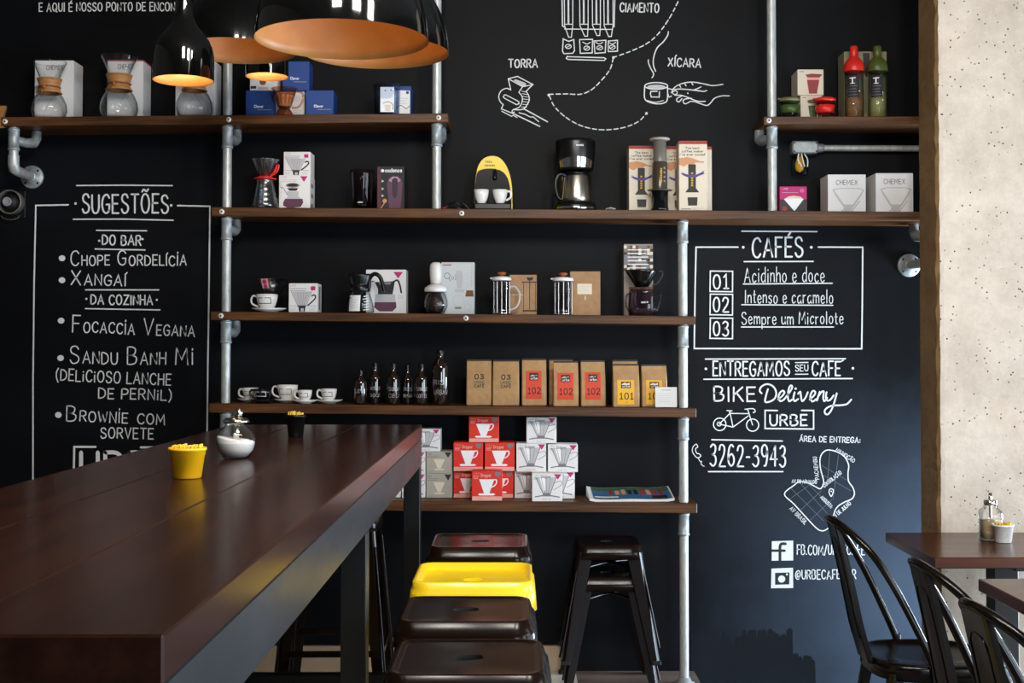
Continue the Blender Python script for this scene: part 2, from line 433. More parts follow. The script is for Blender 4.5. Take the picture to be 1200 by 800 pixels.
# ------------------------------------------------------------------ lettering (one-stroke alphabet in tenths of the cap height)
G = {
'A': (7, '0,0 3.5,10 7,0|1.2,3.4 5.8,3.4'), 'B': (6, '0,0 0,10|*0,10 3,10 5,9 5.2,7.4 4.4,5.8 2.8,5.3 0,5.3|*0,5.3 3.2,5.2 5.6,4.2 6,2.6 5.2,.8 3,0 0,0'),
'C': (6.3, '*6.3,8.2 5,9.7 3.4,10 1.4,9 .2,6.5 .2,3.5 1.4,1 3.4,0 5,.3 6.3,1.8'), 'D': (6.4, '0,0 0,10|*0,10 3,9.6 5.6,7.8 6.3,5 5.6,2.2 3,.4 0,0'),
'E': (5.2, '5.2,10 0,10 0,0 5.2,0|0,5.2 4.4,5.2'), 'F': (5, '5.2,10 0,10 0,0|0,5.2 4.2,5.2'),
'G': (6.5, '*6.3,8.2 5,9.7 3.4,10 1.4,9 .2,6.5 .2,3.5 1.4,1 3.4,0 5.2,.5 6.3,1.6|6.3,1.4 6.3,4.7 3.8,4.7'), 'H': (6, '0,0 0,10|6,0 6,10|0,5.2 6,5.2'),
'I': (1, '.5,0 .5,10'), 'J': (4, '*4,10 4,5 3.8,1.5 2.4,0 .6,.6 0,2'), 'K': (6, '0,0 0,10|5.6,10 0,4.4|1.8,6 6,0'), 'L': (4.8, '0,10 0,0 5,0'),
'M': (8, '0,0 .6,10 4,3 7.4,10 8,0'), 'N': (6, '0,0 0,10 6,0 6,10'), 'O': (7, '*@3.5,10 1.2,8.8 .1,5 1.2,1.2 3.5,0 5.8,1.2 6.9,5 5.8,8.8'),
'P': (5.8, '0,0 0,10|*0,10 3.4,10 5.4,9 5.8,7.4 5.2,5.6 3.2,4.6 0,4.6'), 'Q': (7.2, '*@3.5,10 1.2,8.8 .1,5 1.2,1.2 3.5,0 5.8,1.2 6.9,5 5.8,8.8|4.2,2.6 7.2,-1'),
'R': (6, '0,0 0,10|*0,10 3.4,10 5.2,9 5.6,7.4 5,5.8 3,5 0,5|2.6,5 6,0'), 'S': (5.8, '*5.4,8.2 4.4,9.6 2.8,10 1,9.4 .3,7.8 1,6.2 3,5.2 5,4.2 5.8,2.6 5,.8 3,0 1.2,.4 .1,2'),
'T': (6.2, '0,10 6.2,10|3.1,10 3.1,0'), 'U': (6, '*0,10 0,6 .1,3 1.2,.6 3,0 4.8,.6 5.9,3 6,6 6,10'), 'V': (6.4, '0,10 3.2,0 6.4,10'),
'W': (8.6, '0,10 2.1,0 4.3,7.4 6.5,0 8.6,10'), 'X': (6.4, '0,0 6.2,10|.2,10 6.4,0'), 'Y': (6.2, '0,10 3.1,5 6.2,10|3.1,5 3.1,0'), 'Z': (6, '0,10 6,10 0,0 6,0'),
'0': (6, '*@3,10 1,8.8 .1,5 1,1.2 3,0 5,1.2 5.9,5 5,8.8'), '1': (4.4, '.4,7.8 2.4,10 2.4,0|.4,0 4.4,0'), '2': (6, '*.4,7.6 1.4,9.6 3.2,10 5,9.2 5.4,7.4 4.4,5 2,2.2 .2,0|.2,0 6,0'),
'3': (5.8, '*.5,8.8 2.5,10 4.8,9.2 5,7.2 3.8,5.7 2,5.3|*2,5.3 4.6,4.6 5.6,2.8 4.8,.8 2.6,0 .2,1.2'), '4': (6, '4.4,0 4.4,10 0,3.2 6.2,3.2'), '5': (5.6, '5,10 .8,10 .4,5.6|*.4,5.6 3,6.2 5.2,4.8 5.4,2.4 4,.4 2,0 .2,1'),
'6': (6, '*5.2,9 3.4,10 1.4,8.6 .3,5 .6,1.8 3,0 5.4,1.4 5.6,3.8 3.6,5.6 1.2,4.6 .4,3'), '7': (5.6, '0,10 5.6,10 2,0'), '8': (6, '*@3,5.4 1,6.6 .8,8.6 3,10 5.2,8.6 5,6.6 3,5.4 .6,3.8 .4,1.4 3,0 5.6,1.4 5.4,3.8'),
'9': (5.8, '*5.4,7 4.6,5 2.4,4.4 .5,6 .6,8.6 2.8,10 5,9 5.5,6.4 5.2,3 4,.2 2.6,0'),
'a': (5, '*4.6,5.4 2.8,6 .8,4.8 .2,2.6 1,.4 2.6,.2 4.2,1.8 4.7,5.6|*4.7,5.8 4.5,2 5,.2 5.6,.2'), 'b': (5, '0,10 0,0|*0,3.8 1.6,5.8 3.8,5.6 4.8,3.4 4.2,1 2.4,0 0,1.2'), 'c': (4.4, '*4.4,4.8 3,6 1,5 .1,3 .8,.8 2.4,0 4.4,1.2'),
'd': (5, '5,10 5,0|*5,4.6 3.4,6 1.2,5.2 .2,3 1,.6 2.6,0 5,2'), 'e': (4.6, '*.3,3 4.4,3.4 3.8,5.4 2.2,6 .6,4.8 .2,2.6 1.2,.4 2.8,0 4.6,1.2'), 'f': (3.6, '*3.8,9.4 2.4,10 1.4,8.6 1.3,5 1.3,0|0,6 3.2,6'),
'h': (4.6, '0,10 0,0|*0,3.6 1.8,5.8 3.8,5.6 4.4,3.6 4.5,0'), 'i': (1, '.5,6 .5,0|.5,8.2 .5,8.8'), 'k': (4.4, '0,10 0,0|4,6 0,2.4|1.4,3.6 4.4,0'), 'l': (1, '.5,10 .5,0'), 'm': (7.4, '0,6 0,0|*0,3.6 1.4,5.8 3,5.6 3.6,3.6 3.6,0|*3.6,3.6 5,5.8 6.6,5.6 7.3,3.6 7.3,0'),
'n': (4.6, '0,6 0,0|*0,3.6 1.8,5.8 3.8,5.6 4.4,3.6 4.5,0'), 'o': (4.8, '*@2.4,6 .7,5 .1,3 .7,1 2.4,0 4.1,1 4.7,3 4.1,5'), 'p': (4.8, '0,6 0,-3.6|*0,4 1.6,5.8 3.8,5.6 4.8,3.4 4.2,1 2.4,0 0,1.2'), 'r': (3.2, '0,6 0,0|*0,3.4 1.4,5.6 3.2,5.8'),
's': (4, '*3.8,5 2.4,6 .6,5.4 .6,4 2.4,3.2 3.8,2 3.2,.4 1.6,0 .1,1'), 't': (3.2, '*1.4,9 1.4,2 2,.2 3.2,.4|0,6 3.2,6'), 'u': (4.6, '*0,6 .1,2 1,.2 2.6,.2 4.2,2 4.5,4|4.5,6 4.5,0'), 'v': (4.4, '0,6 2.2,0 4.4,6'), 'w': (6.4, '0,6 1.6,0 3.2,4.8 4.8,0 6.4,6'), 'y': (4.6, '0,6 2.4,0|*4.6,6 2.4,0 1,-3 -.6,-3.2'),
'-': (3.4, '.2,4.6 3.2,4.6'), '.': (1, '.5,0 .5,.7'), ':': (1, '.5,1.4 .5,2|.5,5.6 .5,6.2'), '/': (4.4, '0,-1 4.4,10.6'), '(': (2.4, '*2.4,11 .6,8 .2,4.6 .8,1.4 2.4,-1.6'), ')': (2.4, '*0,11 1.8,8 2.2,4.6 1.6,1.4 0,-1.6'),
"'": (1, '.5,10 .2,8'), '@': (8.6, '*5.8,6.6 4.2,7.2 2.8,5.6 2.8,3.6 4,2.6 5.4,3.6 6,6.8 6,3.6 7,2.8 8.2,4.6 8,7.6 6,9.6 3.6,9.6 1,7.6 .2,4.6 1.2,1.6 3.6,.2 6,.6'), ' ': (4, ''),
}
ACC = {'É': ('E', "'"), 'Á': ('A', "'"), 'Í': ('I', "'"), 'Õ': ('O', '~'), 'Ã': ('A', '~'), 'Ç': ('C', ',')}
GLYPH = {}
def glyph(ch):
    if ch in GLYPH: return GLYPH[ch]
    base, acc = ACC.get(ch, (ch, None))
    w, s = G[base]; out = []
    for part in s.split('|'):
        if not part: continue
        sm = part.startswith('*'); cl = '@' in part[:2] and base != '@'
        if base == '@': part = part.lstrip('*')
        pts = [tuple(float(q) / 10 for q in p.split(',')) for p in part.lstrip('*@').split()]
        out.append((pts, sm, cl))
    if acc == "'": out.append(([(w / 20 - .02, 1.1), (w / 20 + .16, 1.3)], False, False))
    if acc == '~': out.append(([(w / 20 - .28, 1.12), (w / 20 - .12, 1.24), (w / 20 + .1, 1.14), (w / 20 + .26, 1.26)], True, False))
    if acc == ',': out.append(([(w / 20, -.02), (w / 20 - .1, -.25)], False, False))
    GLYPH[ch] = (w / 10, out)
    return GLYPH[ch]

class Surf:
    """flat marks on a surface: fn(u, v, lift) gives the local point"""
    def __init__(s, mb, fn, lift=.0004, step=.00002, sub=0): s.mb = mb; s.fn = fn; s.d = lift; s.st = step; s.sub = sub
    def _up(s): s.d += s.st
    def fill(s, pts, m):
        s._up(); s.mb.add([s.fn(p[0], p[1], s.d) for p in pts], [tuple(range(len(pts)))], m)
    def rect(s, u0, v0, u1, v1, m): s.fill([(u0, v0), (u1, v0), (u1, v1), (u0, v1)], m)
    def disc(s, u, v, r, m, n=14, ry=None):
        ry = ry or r
        s.fill([(u + r * math.cos(2 * PI * i / n), v + ry * math.sin(2 * PI * i / n)) for i in range(n)], m)
    def ring(s, u, v, r, w, m, n=28, ry=None):
        ry = ry or r
        s.stroke([(u + r * math.cos(2 * PI * i / n), v + ry * math.sin(2 * PI * i / n)) for i in range(n)], w, m, closed=True)
    def stroke(s, pts, w, m, smooth=False, closed=False, up=True):
        if up: s._up()
        if smooth: pts = [tuple(p) for p in catmull([(p[0], p[1], 0) for p in pts], 5, closed)]
        q = [Vector((p[0], p[1])) for p in pts]
        q = [p for i, p in enumerate(q) if i == 0 or (p - q[i - 1]).length > 1e-7]
        if s.sub:
            e = q + [q[0]] if closed else q; o = []
            for a, b in zip(e, e[1:]):
                k = max(1, int((b - a).length / s.sub)); o += [a.lerp(b, i / k) for i in range(k)]
            q = o if closed else o + [q[-1]]
        n = len(q)
        if n < 2: return
        L = []; R = []; h = w / 2
        for i in range(n):
            a = q[i - 1] if (i > 0 or closed) else None; b = q[(i + 1) % n] if (i < n - 1 or closed) else None
            d1 = (q[i] - a).normalized() if a is not None else None; d2 = (b - q[i]).normalized() if b is not None else None
            if d1 is None: d1 = d2
            if d2 is None: d2 = d1
            n1 = Vector((-d1.y, d1.x)); n2 = Vector((-d2.y, d2.x)); mt = n1 + n2
            if mt.length < .5: mt = n1; k = 1
            else: mt.normalize(); k = min(1 / max(mt.dot(n1), .45), 1.9)
            L.append(q[i] + mt * h * k); R.append(q[i] - mt * h * k)
        v = [s.fn(p.x, p.y, s.d) for p in L + R]
        f = [(i, (i + 1) % n, n + (i + 1) % n, n + i) for i in range(n if closed else n - 1)]
        s.mb.add(v, f, m)
        if not closed:
            for e, o in ((0, 1), (n - 1, n - 2)):
                dd = (q[e] - q[o]).normalized(); nn = Vector((-dd.y, dd.x))
                cap = [q[e] + nn * h, q[e] + (dd * .8 + nn * .6) * h * .9, q[e] + dd * h, q[e] + (dd * .8 - nn * .6) * h * .9, q[e] - nn * h]
                s.mb.add([s.fn(p.x, p.y, s.d) for p in cap], [(0, 1, 2, 3, 4)], m)
    def text(s, t, u0, v0, h, m, u1=None, v1=None, w=None, small=None, jit=0.0, gap=.27, flip=1, dotted=True):
        """baseline from (u0,v0) to (u1,v1); h cap height (negative v axis: flip=-1); small = scale of lower-case letters drawn as small capitals"""
        lay = []; x = 0
        for ch in t:
            k = 1.0; g = ch; dot = False
            if small and ch.lower() == ch and ch.upper() != ch:
                k = small; g = ch.upper(); dot = ch in 'ií' and dotted
            gw, st = glyph(g); lay.append((x, k, st, gw, dot)); x += gw * k + gap * (k if g != ' ' else .3)
        tot = max(x - gap, .01); nat = tot * abs(h)
        sx = abs(h) if u1 is None else math.hypot(u1 - u0, (v1 if v1 is not None else v0) - v0) / tot
        if u1 is None: u1, v1 = u0 + nat, v0
        if v1 is None: v1 = v0
        dl = math.hypot(u1 - u0, v1 - v0); ca, sa = (u1 - u0) / dl, (v1 - v0) / dl
        w = w or abs(h) * .12
        s._up()
        for (gx, k, st, gw, dot) in lay:
            jy = random.uniform(-jit, jit) * abs(h); jr = random.uniform(-jit, jit) * .6; jk = 1 + random.uniform(-jit, jit)
            if dot: st = st + [([(gw / 2, 1.22), (gw / 2 + .03, 1.34)], False, False)] if not any(p[0][1] > 1.05 for p, a, b in st) else st
            for pts, sm, cl in st:
                o = []
                for (a, b) in pts:
                    lx = (gx + (a + b * jr) * k) * sx; ly = b * k * abs(h) * jk + jy
                    o.append((u0 + lx * ca - flip * ly * sa, v0 + lx * sa + flip * ly * ca))
                s.stroke(o, w, m, sm, cl, up=False)

def box_face(mb, x0, z0, y):
    """surface of a box front (normal towards the camera), u to the right, v up, metres"""
    return Surf(mb, lambda u, v, d: (x0 + u, y - d, z0 + v))
def cyl_face(mb, R, c=(0, 0, 0), a0=-PI / 2):
    return Surf(mb, lambda u, v, d: (c[0] + (R(v) + d) * math.cos(a0 + u / R(v)), c[1] + (R(v) + d) * math.sin(a0 + u / R(v)), c[2] + v), sub=.003)
# ------------------------------------------------------------------ the room
YW, YF = 5.42, 5.17           # chalkboard wall, front edge of the shelves
XL, XR, YB, ZC = -3.0, 3.2, -2.4, 3.35
PLAT = 0.065                  # raised floor under the shelves and the bar table
def wall_box(name, x0, x1, y0, y1, z0, z1, m): return struct(MB().box(x0, x1, y0, y1, z0, z1, m).build(name))
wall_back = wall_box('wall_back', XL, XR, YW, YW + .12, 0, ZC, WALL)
wall_box('wall_left', XL - .12, XL, YB, YW + .12, 0, ZC, PLASTER)
m = MB(); m.box(XR, XR + .12, YB, .35, 0, ZC, PLASTER); m.box(XR, XR + .12, 3.45, 4.62, 0, ZC, PLASTER); m.box(XR, XR + .12, 4.62, YW + .12, 1.25, ZC, PLASTER); m.box(XR, XR + .12, .35, 3.45, 2.4, ZC, PLASTER)
struct(m.build('wall_right'))
m = MB(); m.box(XL, 1.55, YB - .12, YB, 0, ZC, PLASTER); m.box(3.15, XR, YB - .12, YB, 0, ZC, PLASTER); m.box(1.55, 3.15, YB - .12, YB, 2.2, ZC, PLASTER)
struct(m.build('wall_front'))
wall_box('ceiling', XL - .12, XR + .12, YB - .12, YW + .12, ZC, ZC + .1, PLASTER)
wall_box('floor', XL - .12, XR + .12, YB - .12, YW + .12, -.1, 0, FLOOR)
def window(n, x0, x1, z0, z1, y, nx, nz):
    m = MB(); t = .045
    for i in range(nx + 1):
        x = x0 + (x1 - x0) * i / nx; m.box(x - t / 2, x + t / 2, y - .03, y + .03, z0, z1, STEELBLK)
    for i in range(nz + 1):
        z = z0 + (z1 - z0) * i / nz; m.box(x0, x1, y - .025, y + .025, z - t / 2, z + t / 2, STEELBLK)
    struct(m.build('window_%d' % n))
window(1, 1.57, 3.13, .02, 2.18, YB - .03, 3, 3)
m = MB()
for y in (.37, 1.4, 2.4, 3.43): m.box(XR - .0, XR + .06, y - .03, y + .03, 0, 2.4, STEELBLK)
for z in (.04, 1.05, 2.41): m.box(XR, XR + .05, .37, 3.43, z - .03, z + .03, STEELBLK)
struct(m.build('door_1'))
# raised floor: cream tiles on the left, a brown border on the right
XT = HX(676, 5.3, 790); XP = HX(818, 5.3, 790)
m = MB(); m.box(XL, XT, YB, YW, 0, PLAT, TILE)
struct(m.build('floor_platform'))
struct(MB().box(XT, XP, YB + 1.2, YW, 0, PLAT, BROWNFL).build('floor_border'))
m = MB(); m.box(XL, XT, YW - .02, YW, PLAT, PLAT + .108, BASEB); struct(m.build('baseboard_back'))
# concrete pillar
PYF, PYB = 4.72, 4.93
m = MB(); rnd = random.Random(3)
xf = lambda z: HX(1100, PYF) + .004 * (z - 1.4)
rows = []; nz = 90
for i in range(nz + 1):
    z = ZC * i / nz; j = rnd.uniform(-.007, .007)
    rows.append([(xf(z) - .002 + rnd.uniform(-.001, .001), PYB, z), (xf(z) - .003 + j * .6, PYF + .016, z), (xf(z) + .004 + rnd.uniform(0, .004), PYF + rnd.uniform(.001, .005), z), (xf(z) + .02, PYF, z), (xf(z) + .62, PYF, z), (xf(z) + .62, PYB, z)])
for k, mm in ((0, CONCB), (1, CONCB), (2, CONC), (3, CONC), (4, CONC), (5, CONC)):
    vs = []; fs = []
    for i, r in enumerate(rows): vs += [r[k], r[(k + 1) % 6]]
    for i in range(nz): fs.append((2 * i, 2 * i + 1, 2 * i + 3, 2 * i + 2))
    m.add(vs, fs, mm)
pillar = struct(m.build('concrete_pillar'))

# ------------------------------------------------------------------ chalk lettering and drawings on the wall
def wsurf(mb, lift=.0012): return Surf(mb, lambda u, v, d: P(u, v, YW - d), lift, .00004)
def wtext(S, t, u0, v0, h, u1, v1=None, w=1.5, small=None, jit=.03, mm=CHALK, **k): S.text(t, u0, v0, h, mm, u1, v1, w * .9, small, jit, flip=-1, **k)
def part(mb, name, label=None):
    o = mb.build(name, wall_back)
    if label: o['label'] = label
    return o
def line(S, pts, w=1.6, sm=False, cl=False, mm=CHALK): S.stroke(pts, w * .93, mm, sm, cl)
def crop(x0, y0, k): return lambda s: [(x0 + float(a.split(',')[0]) / k, y0 + float(a.split(',')[1]) / k) for a in s.split()]

mb = MB(); S = wsurf(mb)
wtext(S, 'E AQUI É NOSSO PONTO DE ENCONTRO', 46, 13.2, 9.6, 224, 12.4, 1.4)
part(mb, 'greeting_lettering', 'white hand-lettered greeting line on the chalkboard wall above the top shelf')

mb = MB(); S = wsurf(mb)
line(S, [(89.6, 217.3), (145, 216.9), (202, 217.4)]); line(S, [(86, 256.8), (145, 256.6), (203, 258)])
S.disc(88.5, 238.4, 1.5, CHALK); S.disc(200.6, 240.5, 1.5, CHALK)
line(S, [(80, 239.9), (42, 240.6), (40, 330), (38.7, 450), (38.6, 575)], 1.9); line(S, [(208, 240.8), (246, 241.6), (245, 330), (243.4, 440), (242.6, 520)], 1.9)
wtext(S, 'SUGESTÕES', 96.6, 249.2, 21.5, 197, 249.6, 2.3)
line(S, [(113, 269.8), (172, 270.3)]); line(S, [(111.5, 291.6), (170, 292.8)])
wtext(S, 'DO BAR', 120, 286.4, 11.4, 165, 287.2, 1.9); S.disc(116.2, 282, 1.3, CHALK); S.disc(167, 280, 1.3, CHALK)
for x, y in ((72.7, 302.4), (72.7, 328.2), (71.6, 375.6), (71, 419.4), (68.4, 486)): S.disc(x, y, 3.9, CHALK, 14, 3.5)
wtext(S, 'Chope Gordelícia', 83, 310.6, 16.5, 217, 311, 1.6, .7)
wtext(S, 'Xangaí', 83.4, 333.2, 16.5, 146, 335, 1.7, .74)
line(S, [(100, 339.5), (186, 339.6)]); line(S, [(100, 361.5), (187.5, 363)])
wtext(S, 'DA COZINHA', 106.6, 356.4, 10.8, 178.6, 357.2, 1.8); S.disc(101.2, 350, 1.3, CHALK); S.disc(183.8, 351.2, 1.3, CHALK)
wtext(S, 'Focaccia Vegana', 85, 388.6, 19.5, 226, 394.4, 1.6, .62)
wtext(S, 'Sandu Banh Mi', 82, 425.6, 20, 224.5, 427, 1.6, .68)
wtext(S, '(DELiCiOSO LANCHE', 65.6, 445.3, 13, 200, 451, 1.6)
wtext(S, 'DE PERNiL)', 115.5, 466.3, 12, 200.8, 469, 1.6)
wtext(S, 'Brownie com', 78, 492.8, 18, 191, 497, 1.6, .66)
wtext(S, 'SORVETE', 118, 513, 12, 179.5, 514.4, 1.6)
line(S, [(112, 523.4), (87, 523.4), (86, 575)], 2.6); line(S, [(165, 524), (206, 524), (206, 575)], 2.6)
wtext(S, 'URBE', 95, 562, 32, 197, 562, 5.2, jit=0)
part(mb, 'suggestions_lettering', 'white chalk menu of suggestions in a thin frame on the left of the wall')

mb = MB(); S = wsurf(mb)
line(S, [(869.3, 270.8), (957.5, 271.3)]); line(S, [(872, 306.4), (953, 306.2)])
S.disc(871, 289.6, 1.6, CHALK); S.disc(950.7, 289.6, 1.6, CHALK)
wtext(S, 'CAFÉS', 881.8, 301, 22.5, 940.6, 301, 2.4)
line(S, [(865, 289.4), (815.7, 289.5), (814.4, 350), (813.6, 408.2), (1009.8, 408.5), (1010.6, 350), (1011, 289.6), (959, 289.4)], 1.8)
for i, (y0, y1) in enumerate(((317.5, 341.7), (344.5, 369), (372.5, 396.7))):
    line(S, [(832.4, y0), (858.6, y0 + .3), (858.4, y1), (832, y1 - .4)], 1.5, cl=True)
    wtext(S, '0%d' % (i + 1), 836, y1 - 3.6, 16.5, 853.8, y1 - 3.6, 2.0)
wtext(S, 'Acidinho e doce', 872.5, 330.6, 17.5, 966, 330.2, 1.1); line(S, [(870.8, 332.7), (975.4, 331.8)], 1.4)
wtext(S, 'Intenso e caramelo', 873, 355, 15.5, 976, 355.4, 1.1); line(S, [(869, 356.9), (976, 357.6)], 1.4)
wtext(S, 'Sempre um Microlote', 869.4, 379.8, 14.5, 988, 379.4, 1.1); line(S, [(868.7, 383), (977, 383)], 1.4)
part(mb, 'coffee_list_lettering', 'white chalk list of three coffees in a frame right of the shelves')

c5 = crop(800, 420, 5.4545)
mb = MB(); S = wsurf(mb)
line(S, [(826.6, 420.6), (990.8, 420.2)]); line(S, [(824.7, 444.2), (999, 443.4)])
wtext(S, 'ENTREGAMOS', 835.8, 440.2, 16.6, 925, 440, 2.0)
wtext(S, 'SEU', 932.2, 434.8, 7.2, 947, 434.4, 1.1); line(S, [(932, 424.7), (947, 424.5)], 1.2); line(S, [(932, 438.4), (947, 438.2)], 1.2)
wtext(S, 'CAFE', 951.8, 440, 16.4, 984.6, 440, 2.0); line(S, [(985, 423.8), (988.4, 421.8)], 1.4)
S.disc(827.2, 432, 1.5, CHALK); S.disc(999.5, 431.4, 1.5, CHALK)
wtext(S, 'BIKE', 837, 470, 16.4, 885.2, 469.6, 2.1)
for s in ('505,222 492,205 505,178 540,163 578,178 598,215 590,252 560,274 528,276 532,240 545,195', '610,262 640,235 650,215 638,205 620,222 612,250 625,272 648,262', '648,262 690,205 700,180 690,172 678,195 672,240 680,272 700,262',
          '716,215 708,250 716,272 738,258', '738,225 752,212 756,240 764,272 785,250 800,215', '812,262 840,235 848,215 834,206 820,225 816,252 830,274 855,258', '858,268 868,238 876,212', '872,235 888,213 902,212 898,250 906,272 924,250', '920,215 915,245 925,268 945,262 965,235',
          '985,222 972,270 955,320 930,355 910,350 912,325 950,302 1010,298 1050,290 1078,262'): line(S, c5(s), 2.1, True)
S.disc(*c5('722,192')[0], 1.4, CHALK)
for x, y, r in ((237, 420, 40), (447, 425, 39)):
    q = c5('%d,%d' % (x, y))[0]; S.ring(q[0], q[1], r / 5.45, 1.2, CHALK)
q = c5('233,418')[0]; S.ring(q[0], q[1], 2.4, .9, CHALK, 12)
for s in ('300,350 418,352', '300,335 322,438', '232,418 322,438 420,366', '235,418 300,352', '416,326 447,425', '282,332 316,334'): line(S, c5(s), 1.2)
line(S, c5('398,324 430,320 455,322 464,338 450,346'), 1.2, True)
line(S, c5('606,332 527,331 527,447 837,450 837,332 760,331'), 1.7)
wtext(S, 'URBE', 902.4, 498.4, 12.4, 945.6, 498.2, 2.1, jit=0)
line(S, [(834, 515), (916.8, 516.6)]); line(S, [(830.2, 552.4), (917.6, 552.4)])
wtext(S, '3262-3943', 832, 546, 24.6, 920.6, 546.2, 2.1)
line(S, c5('84,547 66,565 62,592 76,618 96,634 116,622 104,608 92,606 84,592 84,574 96,566 92,552'), 1.1, True, True); line(S, c5('100,634 108,652 116,660 122,656 118,672 128,684 138,688'), .9, True)
part(mb, 'delivery_lettering', 'white chalk delivery notice with a bicycle and a phone number')

c4 = crop(890, 500, 4)
mb = MB(); S = wsurf(mb)
wtext(S, 'ÁREA DE ENTREGA:', 937, 517, 6.2, 1008, 518.8, 1.2)
line(S, c4('322,108 296,122 284,150 286,195 300,250 297,275 284,290 262,280 225,262 190,256 160,275 117,315 160,360 215,420 262,470 290,487 318,478 340,450 348,410 365,375 400,352 432,338 445,315 438,285 418,255 415,215 418,180 400,142 365,118'), 1.4, True, True)
for s in ('150,290 300,440', '190,262 330,420', '230,270 350,385', '140,340 230,275', '190,392 290,300', '235,440 340,340', '290,180 410,250', '296,225 430,300', '330,115 318,260', '370,130 345,340'): line(S, c4(s), .5, False, False, CHALKDIM)
for t, a, b, h in (('AV DR ARNALDO', '152,262', '268,266', 4), ('PACAEMBU', '280,245', '268,140', 4.4), ('MINHOCÃO', '356,112', '440,168', 4.4), ('CONSOLAÇÃO', '304,284', '386,218', 4.2), ('AUGUSTA', '284,332', '334,382', 4), ('9 DE JULHO', '358,424', '430,362', 4.4), ('AV BRASIL', '140,385', '212,458', 4.6)):
    a, b = c4(a)[0], c4(b)[0]; wtext(S, t, a[0], a[1], h, b[0], b[1], .72)
line(S, c4('336,326 326,306 330,292 338,290 346,296 345,308'), 1.2, True, True); S.disc(*c4('337,302')[0], .8, CHALK)
part(mb, 'delivery_map_drawing', 'white chalk outline map of the delivery area')

mb = MB(); S = wsurf(mb)
sq = lambda s: S.fill(c4(s), CHALK)
sq('58,536 158,533 158,626 57,627'); line(S, c4('122,548 104,548 97,558 96,575 96,626'), 3.6, True, mm=WALLDARK); line(S, c4('58,580 118,580'), 3.2, mm=WALLDARK)
sq('56,664 157,660 158,755 54,756'); S.fill(c4('73,684 141,682 140,738 73,740'), WALLDARK); S.disc(*c4('104,713')[0], 4.2, CHALK, 18); S.disc(*c4('129,691')[0], 1.2, CHALK)
wtext(S, 'FB.COM/URBECAFE', 934.2, 649.6, 11, 1013, 649.6, 1.35); wtext(S, '@URBECAFEBAR', 932.2, 678.6, 10.4, 1003, 677.6, 1.35)
part(mb, 'contact_lettering', 'two white square chalk icons with contact lines on the lower wall')

c5 = crop(640, 0, 5)
mb = MB(); S = wsurf(mb)
wtext(S, 'CIAMENTO', 726.6, 13.4, 10.2, 772, 14.4, 1.6)
for x0, x1, xm, yb in ((108, 160, 140, 218), (198, 250, 234, 212), (272, 322, 306, 208), (340, 396, 374, 214)):
    w = 1.0
    line(S, c5(f'{x0-2},-60 {x0},150 {xm-8},{yb} {xm+8},{yb} {x1-4},150 {x1-4},-60'), 1.1); line(S, c5(f'{x0+20},-60 {x0+20},142'), 1.0); line(S, c5(f'{x0},142 {x1-4},142'), 1.0); line(S, c5(f'{x0+24},-60 {x0+26},142'), .9)
line(S, c5('92,-60 96,152 112,162'), 1.4); line(S, c5('108,170 388,172'), 1.2); line(S, c5('404,-60 398,158'), 1.3)
for s in ('100,228 96,300 104,314 156,312 166,298 162,232 132,242', '196,232 200,312 270,310 272,230', '280,240 286,312 346,308 350,236', '364,240 364,302 418,300 418,236'): line(S, c5(s), 1.3, cl=True)
for x, y in ((130, 272), (238, 282), (314, 280), (388, 276)):
    q = c5(f'{x},{y}')[0]; S.ring(q[0], q[1], 3.4, 1.0, CHALK, 14, 2.4); line(S, [(q[0] - 2, q[1] + 1), (q[0] + 2, q[1] - 1)], .8)
for x in (238, 312, 388): line(S, c5(f'{x-24},246 {x},258 {x+20},248'), 1.0, True)
line(S, c5('124,330 118,342 128,348 340,354 350,344 340,338 128,332'), 1.3, cl=True)
def dashes(pts, w=1.4, on=5.2, off=3.2):
    q = catmull([(a, b, 0) for a, b in pts], 24); acc = 0; cur = []
    for i in range(1, len(q)):
        acc += (q[i] - q[i - 1]).length
        if acc % (on + off) < on: cur = cur or [(q[i - 1].x, q[i - 1].y)]; cur.append((q[i].x, q[i].y))
        elif cur: line(S, cur, w); cur = []
    if cur: line(S, cur, w)
dashes(c5('800,-70 786,-30 768,20 720,110 655,200 590,255 500,298 395,336'))
dashes(c5('394,340 372,410 315,480 262,528 200,552 120,550 20,552'))
dashes(c5('18,560 50,625 120,690 215,740 330,760 450,748 540,712 586,666'))
for s in ('394,337', '16,557', '588,664'): S.disc(*c5(s)[0], 1.6, CHALK)
part(mb, 'brewing_path_drawing', 'white chalk jars joined by dashed curves')

c8 = crop(570, 60, 8)
mb = MB(); S = wsurf(mb)
wtext(S, 'TORRA', 596.4, 78.8, 9.4, 629.6, 78.8, 1.7)
S.fill(c8('252,275 275,262 372,300 372,322 340,330'), INKL)
line(S, c8('228,362 205,258 292,236 436,312 372,376'), 1.3); line(S, c8('212,262 340,332 432,314'), 1.2); line(S, c8('340,332 304,384'), 1.2)
line(S, c8('228,362 188,348 140,370 116,420 128,470 158,500'), 1.3, True); line(S, c8('304,384 332,420 336,462 312,520 250,548'), 1.2, True); line(S, c8('372,376 398,420 398,470 360,530 320,548 250,550 240,580'), 1.3, True)
for i in range(7):
    a = i / 6; line(S, c8(f'{330+10*math.sin(a*3):.0f},{372+150*a:.0f} {376+20*math.sin(a*3):.0f},{384+140*a:.0f}'), .7)
line(S, c8('158,500 140,540 240,580 262,570'), 1.2); line(S, c8('144,562 236,610 252,600 288,622'), 1.1)
line(S, c8('168,410 158,428 172,442 282,500 306,492 304,474 290,464 184,410'), 1.2, cl=True)
line(S, c8('352,540 574,662'), 1.5); line(S, c8('240,578 500,704'), 1.5); line(S, c8('306,576 360,590 410,616 440,616 490,660'), 1.2)
